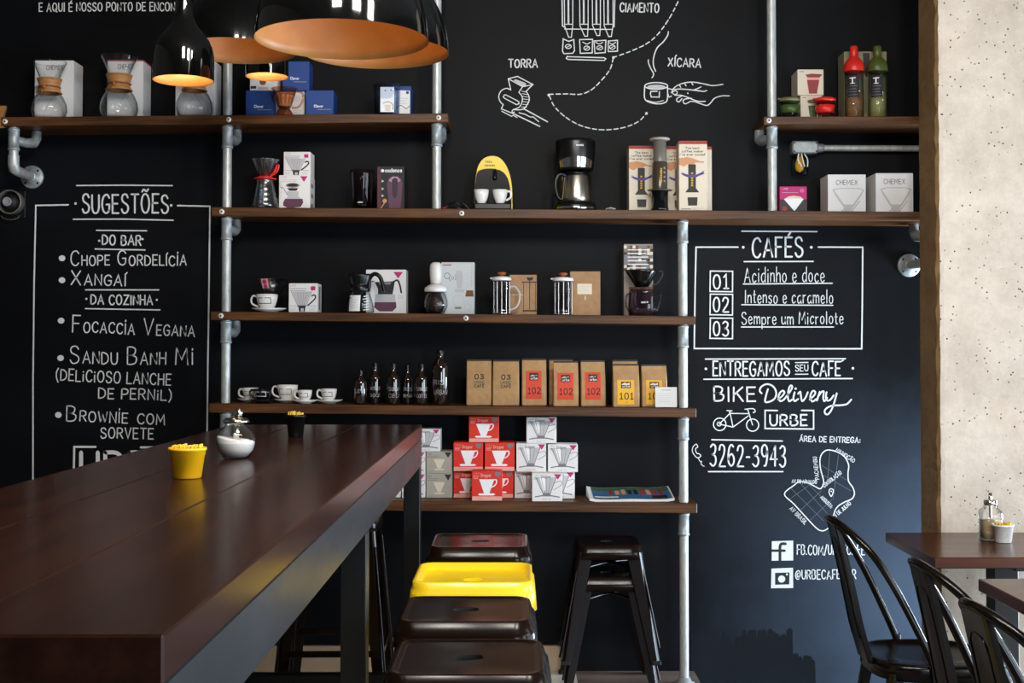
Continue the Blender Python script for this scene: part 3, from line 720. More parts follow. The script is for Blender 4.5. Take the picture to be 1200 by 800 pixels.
part(mb, 'grinder_drawing', 'white chalk drawing of a roasting mill with a word above it')

c8 = crop(740, 60, 8)
mb = MB(); S = wsurf(mb)
wtext(S, 'XÍCARA', 783, 77.2, 9.6, 821, 78.8, 1.6)
q = c8('232,325')[0]; S.ring(q[0], q[1], 13.4, 1.3, CHALK, 24, 3.9); S.disc(q[0], q[1] + 1.0, 10.6, INKL, 20, 2.5)
line(S, c8('124,325 122,430 150,470 230,492 300,486 336,452 338,330'), 1.4, True); line(S, c8('140,460 220,478 300,462'), 1.0, True)
line(S, c8('242,376 182,376 178,398 184,428 260,430 262,378'), 1.3)
line(S, c8('340,350 372,356 384,372 372,390'), 1.2, True); line(S, c8('342,400 352,428 376,420'), 1.2, True)
q = c8('408,388')[0]; S.ring(q[0], q[1], 2.8, 1.0, CHALK, 12, 2.2)
for s in ('384,358 430,322 500,296 580,290 680,306 760,322 858,310', '396,360 460,354 560,362 640,372 680,376 706,368', '590,362 640,340 652,334', '406,412 470,414 540,438 620,468 692,470', '470,420 430,440 424,462 446,474 474,444', '560,440 498,450 484,472 500,492 524,486 556,470 600,474 700,508 740,486 780,440 850,418 918,418', '452,322 462,338', '500,306 512,324', '566,300 576,314'): line(S, c8(s), 1.3, True)
S.disc(*c8('528,394')[0], .9, CHALK)
line(S, c8('158,80 160,110 180,160 206,206 204,232 192,248'), 1.3, True); line(S, c8('346,-184 340,-150 300,-90 240,-30 208,60 206,130 226,188'), 1.4, True)
part(mb, 'cup_in_hand_drawing', 'white chalk drawing of a hand holding a steaming cup')

# paint scuffs low on the wall (dark touched-up paint)
mb = MB(); S = wsurf(mb, .0004)
TOUCH = mat('touch_up_paint', '#14171c', 0.62, spec=0.12, var='#1b1f26', scale=(3, 3, 3))
rp = random.Random(11)
for i in range(38):
    x = 812 + i * 3.8; t = (744 if x < 855 else 752 if x < 872 else 743 if x < 927 else 770) + rp.uniform(-5, 5)
    if x < 953: line(S, [(x, t), (x + rp.uniform(-1, 1), 780), (x + rp.uniform(-1, 2), 812)], rp.uniform(3.9, 6.5), mm=TOUCH)
part(mb, 'paint_patch', 'darker touched-up paint low on the wall')
# ------------------------------------------------------------------ shelves on pipe posts
SH = {}
def shelf(key, xa, ya, xb, yb, th, label, xr=None, screws=(), depth=.235):
    """front top edge from photo (xa,ya) to (xb,yb) at the front plane; xr extends the board behind the pillar"""
    A, B = P(xa, ya, YF), P(xb, yb, YF)
    sl = (B.z - A.z) / (B.x - A.x); X0, X1 = A.x, B.x if xr is None else xr
    zt = lambda x: A.z + sl * (x - A.x)
    SH[key] = zt
    c = ((X0 + X1) / 2, YF + depth / 2, zt((X0 + X1) / 2))
    r = thing('wall_shelf', c, label, 'shelf')
    m = MB(); n = 12; M = Matrix.Rotation(-math.atan(sl), 4, 'Y')
    m.box(X0 - c[0], X1 - c[0], -depth / 2, depth / 2, -th, 0, SHELF, .002, M)
    m.build('board', r)
    for px in screws:
        x = HX(px, YF, ya) - c[0]; z = sl * x - th / 2
        q = MB(); Mx = Matrix.Translation((x, -depth / 2, z)) @ Matrix.Rotation(PI / 2, 4, 'X')
        q.lathe([(.0105, 0), (.0105, .0025), (.0085, .004), (.0001, .0045)], SCREW, 16, M=Mx); q.lathe([(.004, .0042), (.004, .0052)], SCREWD, 8, M=Mx)
        q.build('screw_cap', r)['label'] = 'pale round screw cap'
    return r
TH = .037
shelf('S1', 1, 137.2, 525, 132.6, .036, 'top left dark wood shelf holding the glass carafes and blue boxes', screws=(6, 268, 514))
shelf('S2', 248, 242.6, 1077, 248, .037, 'longest dark wood shelf, carrying the drip machine and the yellow machine', xr=2.15, screws=(260, 541))
shelf('S3', 247, 364.8, 815, 370.4, .034, 'dark wood shelf with the two glass presses and the cup with a dripper', screws=(259, 546))
shelf('S4', 245, 472.4, 816, 478.2, .037, 'dark wood shelf with coffee bags, black bottles and coffee cups')
shelf('S5', 245, 584.4, 817, 589.6, .040, 'lowest dark wood shelf with red and white cartons and a magazine')
shelf('S6', 895, 136.6, 1077, 136.2, .032, 'short top right dark wood shelf with the red and green bottles', xr=2.15, screws=(901,))

PY, PR = YF + .036, .0185
def post(label, px, ytop, segs, group='pipe posts of the shelves', lean=0.0, branch=1):
    """vertical pipe cut at the shelves; segs = [(z0, z1, tee_under_top)]"""
    x = HX(px, PY, 300)
    r = thing('pipe_post', (x, PY, 0), label, 'pipe post', group)
    for z0, z1, tee in segs:
        m = MB(); m.tube([(0, 0, z0), (0, 0, z1)], PR, GALV, 18); m.build('pipe', r)
        if tee:
            t = MB(); zc = z1 - .048
            t.lathe([(PR, -.046), (.0235, -.045), (.0235, -.036), (.0215, -.034), (.0215, .034), (.0235, .036), (.0235, .045), (PR, .046)], GALVD, 20, (0, 0, zc))
            t.build('tee', r)
            e = MB(); bx = .012 * branch
            e.tube([(0, .012, zc), (bx * .6, .05, zc), (bx, .085, zc - .002), (bx * 1.1, .105, zc + .008), (bx * 1.1, .112, zc + .028), (bx * 1.1, .112, z1)], [.019, .019, .0205, .0215, .0205, .019], GALVD, 14)
            e.build('elbow', r)
    return r
def ztop(k, px): return SH[k](HX(px, PY, 300))
g = .0005
x = 265.5
post('galvanised pipe post at the left end of the long shelves', x, 0, [(ztop('S1', x) + g, ZC - .001, 0), (ztop('S2', x) + g, ztop('S1', x) - .036 - g, 1), (ztop('S3', x) + g, ztop('S2', x) - TH - g, 1), (ztop('S4', x) + g, ztop('S3', x) - .034 - g, 1), (ztop('S5', x) + g, ztop('S4', x) - TH - g, 1), (PLAT, ztop('S5', x) - .04 - g, 1)])
x = 511.5
post('galvanised pipe post rising past the right end of the top left shelf', x, 0, [(ztop('S1', x) + g, ZC - .001, 0), (ztop('S2', x) + g, ztop('S1', x) - .036 - g, 1)])
x = 800
pp = post('galvanised pipe post standing on the floor at the right shelf ends', x, 0, [(ztop('S3', x) + g, ztop('S2', x) - TH - g, 1), (ztop('S4', x) + g, ztop('S3', x) - .034 - g, 1), (ztop('S5', x) + g, ztop('S4', x) - TH - g, 1), (PLAT, ztop('S5', x) - .04 - g, 1)])
m = MB(); m.lathe([(.045, PLAT), (.045, PLAT + .006), (.03, PLAT + .012), (.024, PLAT + .028), (PR, PLAT + .03)], GALVD, 24); m.build('floor_flange', pp)
x = 905.5
post('galvanised pipe post under and above the short top right shelf', x, 0, [(ztop('S6', x) + g, ZC - .001, 0), (ztop('S2', x) + g, ztop('S6', x) - .032 - g, 1)], branch=-2.4)

def wall_flange(m, x, z, ry=0):
    M = Matrix.Translation((x, YW - .0005, z)) @ Matrix.Rotation(PI / 2, 4, 'X')
    m.lathe([(.049, 0), (.049, .006), (.046, .009), (.028, .011), (.025, .026), (PR, .028)], GALVD, 28, M=M)
    for k in range(4):
        a = PI / 4 + k * PI / 2; m.lathe([(.0055, .0088), (.005, .0105), (.0001, .011)], STEELBLK, 10, (.037 * math.cos(a), .037 * math.sin(a), 0), M)
# bracket under the left end of the top shelf
xb = HX(16, PY, 180); zf = HZ(207.5, YW, 38); zt = ztop('S1', 16) - .036 - g
r = thing('pipe_bracket', (xb, YW, zf), 'galvanised pipe bracket with a round wall flange under the left end of the top shelf', 'pipe bracket')
dx = HX(38, YW, 207) - xb; yl = PY - YW
m = MB(); m.tube([(0, yl, .045), (0, yl, zt - zf - .001)], PR, GALV, 18); m.build('pipe', r)
m = MB(); zc = zt - zf - .05
m.lathe([(PR, -.046), (.0235, -.045), (.0235, -.036), (.0215, -.034), (.0215, .034), (.0235, .036), (.0235, .045), (PR, .046)], GALVD, 20, (0, yl, zc)); m.build('tee', r)
m = MB(); m.tube([(0, yl + .012, zc), (.03, yl + .05, zc - .006), (.05, yl + .085, zc), (.054, yl + .1, zc + .02), (.054, yl + .102, zt - zf - .001)], [.019, .019, .0215, .0205, .019], GALVD, 14); m.build('elbow', r)
m = MB(); m.tube([(0, yl, .06), (0, yl, .026), (0, yl + .008, .006), (.006, yl + .03, 0), (dx, -.026, 0)], [.0225, .0225, .0225, .021, PR], GALV, 18, 0); m.build('elbow', r)
m = MB(); wall_flange(m, 0, 0)
for i, p in enumerate(m.v): m.v[i] = (p[0] + dx, p[1] - YW, p[2])
m.build('flange', r)
# bracket under the right end of the long shelf
xb2 = HX(1085, PY, 280); zf = HZ(311, YW, 1065); zt = SH['S2'](xb2) - TH - g
r = thing('pipe_bracket', (xb2, YW, zf), 'galvanised pipe bracket with a round wall flange beside the concrete pillar', 'pipe bracket')
dx = HX(1065, YW, 311) - xb2
m = MB(); m.tube([(0, yl, .05), (0, yl, zt - zf - .001)], PR, GALV, 18); m.build('pipe', r)
m = MB(); m.tube([(-.018, yl + .1, zt - zf - .001), (-.018, yl + .1, zt - zf - .03), (-.012, yl + .085, zt - zf - .052), (0, yl + .02, zt - zf - .06)], [.019, .0205, .0225, .019], GALVD, 16); m.build('elbow', r)
m = MB(); m.tube([(0, yl, .06), (0, yl, .026), (0, yl + .008, .006), (0, yl + .03, 0), (dx, -.026, 0)], [.0225, .0225, .0225, .021, PR], GALV, 18, 0); m.build('elbow', r)
m = MB(); wall_flange(m, 0, 0)
for i, p in enumerate(m.v): m.v[i] = (p[0] + dx, p[1] - YW, p[2])
m.build('flange', r)
# conduit with junction box and a caged lamp under the short shelf
yc = YW - .032; zc = HZ(173.5, yc, 1000); xa = HX(957, yc, 173)
r = thing('conduit', (xa, yc, zc), 'horizontal galvanised conduit with a junction box and hanging glass jar under the short shelf', 'conduit')
m = MB(); m.tube([(0, 0, 0), (1.0, 0, -.004)], .0135, GALV, 16); m.lathe([(.019, 0), (.019, .02), (.016, .03)], GALVD, 14, M=Matrix.Translation((0, 0, 0)) @ Matrix.Rotation(PI / 2, 4, 'Y')); m.build('pipe', r)
m = MB(); x0 = HX(927, yc, 173) - xa; m.box(x0, 0, -.03, .0315, -.027, .027, GALVD, .005)
for sx in (x0 + .008, -.008):
    for sz in (-.018, .018): m.lathe([(.004, 0), (.004, .003)], STEELBLK, 8, M=Matrix.Translation((sx, -.03, sz)) @ Matrix.Rotation(PI / 2, 4, 'X'))
m.build('junction_box', r)
m = MB(); xg = HX(937, yc, 190) - xa; m.shell([(.02, -.118), (.034, -.112), (.038, -.09), (.038, -.05), (.03, -.034), (.024, -.03)], .003, GLASS, 20, (xg, 0, 0)); m.build('glass_jar', r)
m = MB(); m.lathe([(.0245, -.032), (.026, -.0285), (.026, -.0275)], STEELBLK, 16, (xg, 0, 0)); m.build('cap', r)
m = MB(); m.lathe([(.004, -.03), (.012, -.045), (.02, -.07), (.016, -.095), (.0005, -.104)], INKY, 16, (xg, 0, 0)); m.build('bulb', r)
m = MB()
for s in (-1, 0, 1): m.tube([(xg + .012 * s, -.039, -.03), (xg + .02 * s + .004, -.043, -.055), (xg + .012 * s + .012, -.042, -.085)], .0025, INKW, 6, 5)
m.build('cable', r)
# industrial socket on the wall, far left
xs, zs = HX(16.5, YW, 238), HZ(238, YW, 16)
r = thing('wall_socket', (xs, YW, zs), 'round dark metal industrial socket on a square plate under the pipe flange', 'socket')
m = MB(); m.box(-.043, .052, -.012, -.0005, -.065, .052, STEELBLK, .003); m.build('plate', r)
M = Matrix.Rotation(PI / 2, 4, 'X')
m = MB(); m.lathe([(.05, .012), (.052, .03), (.052, .055), (.049, .058), (.046, .055), (.046, .02)], mat('worn_grey_metal', '#7a7472', .4, metal=.5), 28, M=M); m.build('collar', r)
m = MB(); m.lathe([(.044, .012), (.044, .03), (.03, .035), (.022, .06), (.0005, .06)], BLACKM, 24, M=M); m.lathe([(.019, .06), (.019, .064), (.013, .064), (.013, .0605)], GREYP, 20, (-.006, 0, 0), M); m.build('insert', r)
m = MB(); m.tube([(.028 * math.cos(a) * 1.4, -.035, -.05 + .028 * math.sin(a) * .6 - .006) for a in [PI + i * PI / 8 for i in range(9)]], .003, CHROME, 8); m.build('clasp', r)
# wooden block fixed to the wall beyond the shelf end
x0, x1 = HX(-20, YW, 140), HX(8.5, YW, 140)
r = thing('wooden_block', (x0, YW, HZ(152, YW, 5)), 'light wooden block on the wall at the left end of the top shelf', 'block')
m = MB(); m.prism([(0, 0), (x1 - x0, .006), (x1 - x0, .018), (x1 - x0 - .012, .05), (x1 - x0, .095), (x1 - x0 - .002, .1), (0, .1)], -.014, -.0005, WOODL); m.build('block_body', r)
for z in (.02, .085): m = MB(); m.lathe([(.004, 0), (.004, .002), (.0002, .0025)], CHROME, 10, M=Matrix.Translation((x1 - x0 - .03, -.014, z)) @ M); m.build('screw', r)

# ------------------------------------------------------------------ long bar table
H = .27; TZ = EYE - H
TX0, TX1, TY0, TY1 = -.985, HX(494.6, 4.4, 497), 1.205, 4.4
r = thing('bar_table', (0, 0, PLAT), 'long dark brown wooden bar table on a black steel frame', 'table')
m = MB()
for i in range(3):
    a = TX0 + (TX1 - TX0) * i / 3; b = TX0 + (TX1 - TX0) * (i + 1) / 3
    m.box(a + (.0006 if i else 0), b - (.0006 if i < 2 else 0), TY0, TY1, TZ - PLAT - .047, TZ - PLAT, TABLE, .0025)
m.build('tabletop', r)
az1 = TZ - PLAT - .0475; az0 = az1 - .092
m = MB(); m.box(TX1 - .042, TX1 - .001, TY0 + .004, TY1 - .002, az0, az1, STEEL, .002); m.build('side_rail', r); m = MB(); m.box(TX0 + .001, TX0 + .042, TY0 + .004, TY1 - .002, az0, az1, STEEL, .002); m.build('side_rail', r)
m = MB(); m.box(TX0 + .043, TX1 - .043, TY0 + .02, TY0 + .06, az0, az1, STEELBLK, .002); m.build('end_rail', r); m = MB(); m.box(TX0 + .043, TX1 - .043, TY1 - .046, TY1 - .004, az0, az1, STEELBLK, .002); m.build('end_rail', r)
LW = .056
for y in (1.27, 2.815, TY1 - LW - .003):
    for xx in (TX0 + .002, TX1 - LW - .002):
        if xx < -.5 and y == 2.815: continue
        MB().box(xx, xx + LW, y, y + LW, 0, az0 - .0005, STEELBLK, .002).build('leg', r)
fz = EYE - (783 - 405) / 341 - PLAT
m = MB(); m.box(TX0 + LW + .003, TX1 - LW - .003, TY1 - LW, TY1 - .008, fz - .05, fz, STEELBLK, .002); m.build('foot_rail', r)
m = MB(); m.box(TX0 + .006, TX0 + .05, 1.33, TY1 - LW - .004, fz - .05, fz, STEELBLK, .002); m.build('foot_rail', r)

# ------------------------------------------------------------------ metal stools
def rring(h, rad, z, n=7):
    p = []
    for q in range(4):
        cx = (h - rad) * (1 if q in (0, 3) else -1); cy = (h - rad) * (1 if q in (0, 1) else -1)
        for i in range(n):
            a = q * PI / 2 + i * PI / 2 / (n - 1); p.append((cx + rad * math.cos(a), cy + rad * math.sin(a), z))
    return p
def stool(h, m1, name, dish=.0035, top=.142, skirt=.057, wide=.16, base=.205):
    """parts of a sheet-metal stool round the origin on the floor"""
    def parts(r):
        m = MB(); n = 28; zt = h
        hole = []; HOLE = []
        for i in range(n):
            a = 2 * PI * (i + 3.5) / n - PI / 4 - PI / 14
            a = 2 * PI * i / n + PI / 28; u = .029 * math.copysign(abs(math.cos(a)) ** .55, math.cos(a)); v = .021 * math.copysign(abs(math.sin(a)) ** .7, math.sin(a)); hole.append((u * .97 - v * .25, v * .97 + u * .25))
        m.loft([[(x, y, zt - dish - .014) for x, y in hole], [(x, y, zt - dish) for x, y in hole]], BLACKM if m1 is STOOLBLK else m1, False, True)  # black stools: hole closed by a black face standing in for shade
        rings = [[(x, y, zt - dish) for x, y in hole]]
        rings.append([(x * .55 + a[0] * .45 * .8, y * .55 + a[1] * .45 * .8, zt - dish) for (x, y), a in zip(hole, rring(top - .03, .04, 0))])
        rings += [rring(top - .018, .03, zt - dish), rring(top - .012, .032, zt - dish * .85), rring(top - .006, .034, zt - .0005), rring(top, .036, zt), rring(top + .004, .038, zt - .002), rring(wide - .008, .05, zt - .019), rring(wide - .003, .052, zt - .026), rring(wide + .002, .05, zt - skirt), rring(wide - .001, .05, zt - skirt), rring(wide - .006, .05, zt - .028), rring(top, .036, zt - .004 - dish)]
        m.loft(rings, m1, True); m.build('seat', r)
        t0 = wide - .012
        for sx in (-1, 1):
            for sy in (-1, 1):
                q = MB(); rows = []
                for k in range(9):
                    t = k / 8; z = (zt - .03) * (1 - t) + .004 * t
                    c = t0 + (base - t0) * t; w = .06 * (1 - t) + .034 * t; th = .0022
                    rows.append([(sx * c, sy * (c - w), z), (sx * (c + .001), sy * (c - .01), z), (sx * (c - .004), sy * (c - .004), z), (sx * (c - .01), sy * (c + .001), z), (sx * (c - w), sy * c, z),
                                 (sx * (c - w), sy * (c - th * 2), z), (sx * (c - .012), sy * (c - .008), z), (sx * (c - .008), sy * (c - .012), z), (sx * (c - th * 2), sy * (c - w), z)])
                if sx * sy > 0: rows = [rw[::-1] for rw in rows]
                q.loft(rows, m1, False, True, True)
                # raised rib down the leg
                q.tube([(sx * (t0 + (base - t0) * t + .001), sy * (t0 + (base - t0) * t + .001 - .0), (zt - .08) * (1 - t) + .05 * t) for t in (.05, .5, .95)], .0045, m1, 8)
                lg = q.build('leg', r); f = MB(); e = .004
                xs = sorted((sx * (base + e), sx * (base - .03))); ys = sorted((sy * (base + e), sy * (base - .03)))
                f.box(xs[0], xs[1], ys[0], ys[1], 0, .016, BLACKM, .003); f.build('rubber_foot', lg)
        zb = zt - skirt - (.085 if h > .6 else .04); cb = t0 + (base - t0) * (.17 if h > .6 else .13) - .02; up = 1 if h > .6 else .4
        q = MB()
        q.tube([(-cb, -cb, zb), (0, 0, zb + .022 * up), (cb, cb, zb)], .006, m1, 8, 4); q.tube([(-cb, cb, zb), (0, 0, zb + .034 * up), (cb, -cb, zb)], .006, m1, 8, 4)
        q.build('cross_brace', r)
        if h > .6:
            t = 1 - .285 / h; c = t0 + (base - t0) * t - .004; zf = .285
            q = MB()
            for sx in (-1, 1): q.box(sx * c - .004, sx * c + .004, -c + .016, c - .016, zf - .011, zf + .011, m1, .0015)
            for sy in (-1, 1): q.box(-c + .016, c - .016, sy * c - .004, sy * c + .004, zf - .011, zf + .011, m1, .0015)
            q.build('footrest', r)
    return parts
def put_stool(h, m1, x, y, z, label, cat='stool', group='metal stools round the bar table', rz=0.0, **k):
    r = thing('metal_stool', (x, y, z), label, cat, group, rz)
    stool(h, m1, 'metal_stool', **k)(r)
    return r
SZ = .83 - PLAT
def sy_of(py): return .6 * F / (py - 405)
s_front = put_stool(SZ, STOOLBLK, HX(548.5, 2.47), 2.50, PLAT, 'nearest black metal stool, its whole seat facing up beside the bar table')
copy_tree(s_front, (HX(547, 2.95), 2.95, PLAT), 'black metal stool between the yellow stool and the nearest black stool')
s_yel = put_stool(SZ, STOOLYEL, HX(556, 3.42), 3.42, PLAT, 'yellow metal stool with a sunken seat in the row along the bar table', dish=.02, top=.15, skirt=.075, wide=.163)
copy_tree(s_front, (HX(563, 3.98), 3.98, PLAT), 'black metal stool just behind the yellow stool, farthest of the row', rz=.0)
copy_tree(s_front, (-.665, 4.70, PLAT), 'black metal stool at the far table end, half hidden by a table leg', rz=.03)
copy_tree(s_yel, (-.725, 2.46, PLAT), 'yellow metal stool tucked under the near left part of the bar table')
put_stool(.455, STOOLBLK, HX(712, 5.2, 640), 5.20, PLAT, 'lower of two low black metal stools stacked against the wall', group='low stools stacked against the wall', wide=.138, top=.122, base=.19)
put_stool(.455, STOOLBLK, HX(712, 5.2, 640), 5.20, PLAT + .125, 'upper of two low black metal stools stacked against the wall', group='low stools stacked against the wall', wide=.138, top=.122, base=.19)

# ------------------------------------------------------------------ cafe tables and chairs on the right
def cafe_table(x0, x1, y0, y1, label, th=.036):
    r = thing('cafe_table', ((x0 + x1) / 2, (y0 + y1) / 2, 0), label, 'table', 'small wooden cafe tables')
    w, d = (x1 - x0) / 2, (y1 - y0) / 2
    MB().box(-w, w, -d, d, .75 - th, .75, CAFE, .003).build('tabletop', r)
    m = MB(); m.box(-.22, .22, -.03, .03, .75 - th - .022, .75 - th - .0005, STEELBLK, .002); m.box(-.03, .03, -.2, .2, .75 - th - .022, .75 - th - .0005, STEELBLK, .002); m.build('top_plate', r)
    MB().box(-.041, .041, -.041, .041, .02, .75 - th - .0225, BLACKM, .002).build('pedestal', r)
    MB().box(-.15, .15, -.15, .15, 0, .0195, STEELBLK, .004).build('base', r)
    return r
ty0, ty1 = .68 * F / (651.5 - 405), .68 * F / (622.5 - 405)
tx0 = HX(1095, ty0, 651)
cafe_table(tx0, tx0 + .64, ty0, ty1, 'small reddish wooden cafe table standing against the concrete pillar')
t3b = .68 * F / (676 - 405); t3x = HX(1146, t3b, 676)
cafe_table(t3x, t3x + .64, t3b - .55, t3b, 'small wooden cafe table nearest the right edge, its corner cut by the picture')

def chair(x, y, rz, label):
    r = thing('metal_chair', (x, y, 0), label, 'chair', 'dark metal chairs at the cafe tables', rz)
    sz = .47
    def outline(s, z, n=40):
        p = []
        for i in range(n):
            a = 2 * PI * i / n; c, q = math.cos(a), math.sin(a); e = .58
            xx = math.copysign(abs(c) ** e, c) * .185 * s; yy = math.copysign(abs(q) ** e, q) * (.185 - .012 * (c < 0) * abs(c)) * s
            p.append((xx, yy, z))
        return p
    m = MB()
    m.loft([outline(.02, sz - .006), outline(.5, sz - .007), outline(.86, sz - .005), outline(.9, sz - .001), outline(.96, sz), outline(1.0, sz - .004), outline(1.015, sz - .012), outline(1.02, sz - .05), outline(1.0, sz - .05), outline(.98, sz - .014), outline(.5, sz - .013), outline(.02, sz - .012)], CHAIRBLK, True, True)
    m.build('seat', r)
    hoop = [(-.03, -.196, sz - .045), (-.036, -.195, sz + .0), (-.085, -.187, .58), (-.145, -.172, .70), (-.2, -.15, .79), (-.248, -.112, .845), (-.287, -.058, .879), (-.3, 0, .888)]
    hoop = hoop + [(a, -b, c) for a, b, c in hoop[-2::-1]]
    m = MB(); m.tube(hoop, .0115, CHAIRBLK, 14, 5)
    for s in (-1, 1): m.tube([(-.03, s * .1965, sz - .05), (-.034, s * .1965, sz + .012)], .0145, CHAIRBLK, 12)
    m.build('back_hoop', r)
    # splat: curved pressed sheet with folded edges and an embossed field
    m = MB(); rows = []; emb = []
    for k in range(13):
        t = k / 12; z = sz - .02 + (.878 - sz + .02) * t; xx = -.192 - .016 * math.sin(min(t * 3, 1) * PI / 2) - .085 * t ** 1.25; w = .07 - .012 * t; th = .004
        rows.append([(xx + .012, -w, z), (xx - .003, -w - .001, z), (xx - .006, -w + .01, z), (xx - .007, 0, z), (xx - .006, w - .01, z), (xx - .003, w + .001, z), (xx + .012, w, z), (xx + .009, w - .003, z), (xx - .001, w - .011, z), (xx - .002, 0, z), (xx - .001, -w + .011, z), (xx + .009, -w + .003, z)])
        if 2 <= k <= 10: emb.append((xx - .0075, w - .022, z))
    m.loft(rows, CHAIRBLK, False, True, True)
    e = emb + [(emb[-1][0] - .004, emb[-1][1] * .6, emb[-1][2] + .018), (emb[-1][0] - .005, 0, emb[-1][2] + .024), (emb[-1][0] - .004, -emb[-1][1] * .6, emb[-1][2] + .018)] + [(a, -b, c) for a, b, c in emb[::-1]]
    m.tube(e, .0016, CHAIRBLK, 6)
    m.build('splat', r)
    for sx in (-1, 1):
        for sy in (-1, 1):
            q = MB(); rows = []
            for k in range(7):
                t = k / 6; z = (sz - .03) * (1 - t); c0, c1 = sx * (.155 + .06 * t), sy * (.155 + .05 * t); w = .042 * (1 - t) + .022 * t
                rows.append([(c0, c1 - sy * w, z), (c0 + sx * .003, c1 - sy * .008, z), (c0 - sx * .008, c1 + sy * .003, z), (c0 - sx * w, c1, z), (c0 - sx * w, c1 - sy * .004, z), (c0 - sx * .01, c1 - sy * .01, z), (c0 - sx * .004, c1 - sy * w, z)])
            if sx * sy > 0: rows = [rw[::-1] for rw in rows]
            q.loft(rows, CHAIRBLK, False, True, True); lg = q.build('leg', r)
            f = MB(); xs = sorted((sx * .217, sx * .19)); ys = sorted((sy * .207, sy * .18)); f.box(xs[0], xs[1], ys[0], ys[1], 0, .014, BLACKM, .003); f.build('rubber_foot', lg)
    return r
chair(HX(1013, 4.05) + .185, 4.05, 0, 'dark metal chair by the pillar table, its whole hoop back against the blue wall')
chair(HX(1066, 3.24) + .305, 3.24, .04, 'dark metal chair between the other two, its back panel overlapping the pillar foot')
chair(HX(1124, 2.73) + .305, 2.73, .1, 'dark metal chair nearest the camera at the lower right corner')

# ------------------------------------------------------------------ pendant lamps
def lamp_light(name, p, w, rad, col=(1.0, .80, .54)):
    l = bpy.data.lights.new(name, 'POINT'); l.energy = w; l.color = col; l.shadow_soft_size = rad
    o = bpy.data.objects.new(name, l); COL.objects.link(o); o.location = p
def dome(px, py, Y, R, Hh, label, watts):
    p = P(px, py, Y)
    r = thing('pendant_lamp', p, label, 'lamp', 'large dome pendant lamps')
    pr = [(R, 0)] + [(R * math.cos(a) ** .9 if a < PI / 2 - .01 else .02, Hh * math.sin(a)) for a in [PI / 2 * i / 16 for i in range(1, 16)]]
    pr += [(.034, Hh * 1.0), (.03, Hh + .05), (.014, Hh + .065)]
    m = MB(); m.lathe(pr, LAMPBLK, 64); m.f.pop(-2); m.mi.pop(-2); m.sm.pop(-2); m.build('shade', r)
    inn = [(R - .0015, .001)] + [((R - .004) * math.cos(a) ** .9, (Hh - .006) * math.sin(a)) for a in [PI / 2 * i / 16 for i in range(1, 16)]] + [(.0005, Hh - .005)]
    q = MB(); q.lathe([(R, 0), (R - .0015, .001)] + inn, LAMPCU, 64)
    # remove the flat cap made at the rim
    q.f.pop(-1); q.mi.pop(-1); q.sm.pop(-1)
    if len(q.f[-1]) > 4: q.f.pop(-1); q.mi.pop(-1); q.sm.pop(-1)
    q.build('inner_lining', r)['label'] = 'ochre inside of the shade'
    MB().tube([(0, 0, Hh + .06), (0, 0, ZC - p.z)], .005, BLACKM, 8).build('cord', r)
    b = MB(); b.lathe([(.0005, Hh * .62), (.02, Hh * .64), (.03, Hh * .74), (.022, Hh * .85), (.014, Hh * .92)], BULB, 16); b.build('bulb', r)
    if watts: lamp_light('dome_light', (p.x, p.y, p.z + Hh * .5), watts, .04)
    return r
dome(401, 47.5, 2.94, .2, .225, 'largest black dome pendant with an ochre inside, nearest the camera', .19)
dome(440, 62, 3.45, .2, .225, 'black dome pendant behind the nearest dome on its right', .24)
dome(278, 60, 4.35, .2, .235, 'black dome pendant behind the black bell lamp, on the left', .06)
def bell(px, py, Y, R, label):
    p = P(px, py, Y); k = R / .08
    r = thing('pendant_lamp', p, label, 'lamp', 'small bell pendant lamps')
    pr = [(.08, 0), (.0805, .03), (.0795, .065), (.075, .088), (.066, .108), (.053, .126), (.040, .142), (.030, .158), (.0245, .176), (.0225, .2), (.0215, .26), (.016, .275), (.007, .285)]
    pr = [(a * k, b * k) for a, b in pr]
    m = MB(); m.lathe(pr, LAMPBLK, 48); m.f.pop(-2); m.mi.pop(-2); m.sm.pop(-2); m.build('shade', r)
    inn = [(max(a - .002 * k, .0005), b) for a, b in pr[:9]] + [(.0005, pr[8][1])]
    q = MB(); q.lathe([(pr[0][0], 0)] + inn, LAMPCU, 48)
    if len(q.f[-1]) > 4: q.f.pop(-1); q.mi.pop(-1); q.sm.pop(-1)
    if len(q.f[-1]) > 4: q.f.pop(-1); q.mi.pop(-1); q.sm.pop(-1)
    q.build('inner_lining', r)['label'] = 'glowing ochre inside of the shade'
    MB().tube([(0, 0, .28 * k), (0, 0, ZC - p.z)], .004, BLACKM, 8).build('cord', r)
    b = MB(); b.lathe([(.0005, .05 * k), (.018 * k, .056 * k), (.026 * k, .075 * k), (.018 * k, .1 * k), (.012 * k, .13 * k)], BULB, 16); b.build('bulb', r)
    lamp_light('bell_light', (p.x, p.y, p.z + .035 * k), .8, .02)
    return r
bell(215, 94.5, 3.38, .08, 'small black bell pendant, lit, in front of the left dome')
bell(313, 90, 4.8, .08, 'small black bell pendant, lit, hanging in front of the blue boxes')
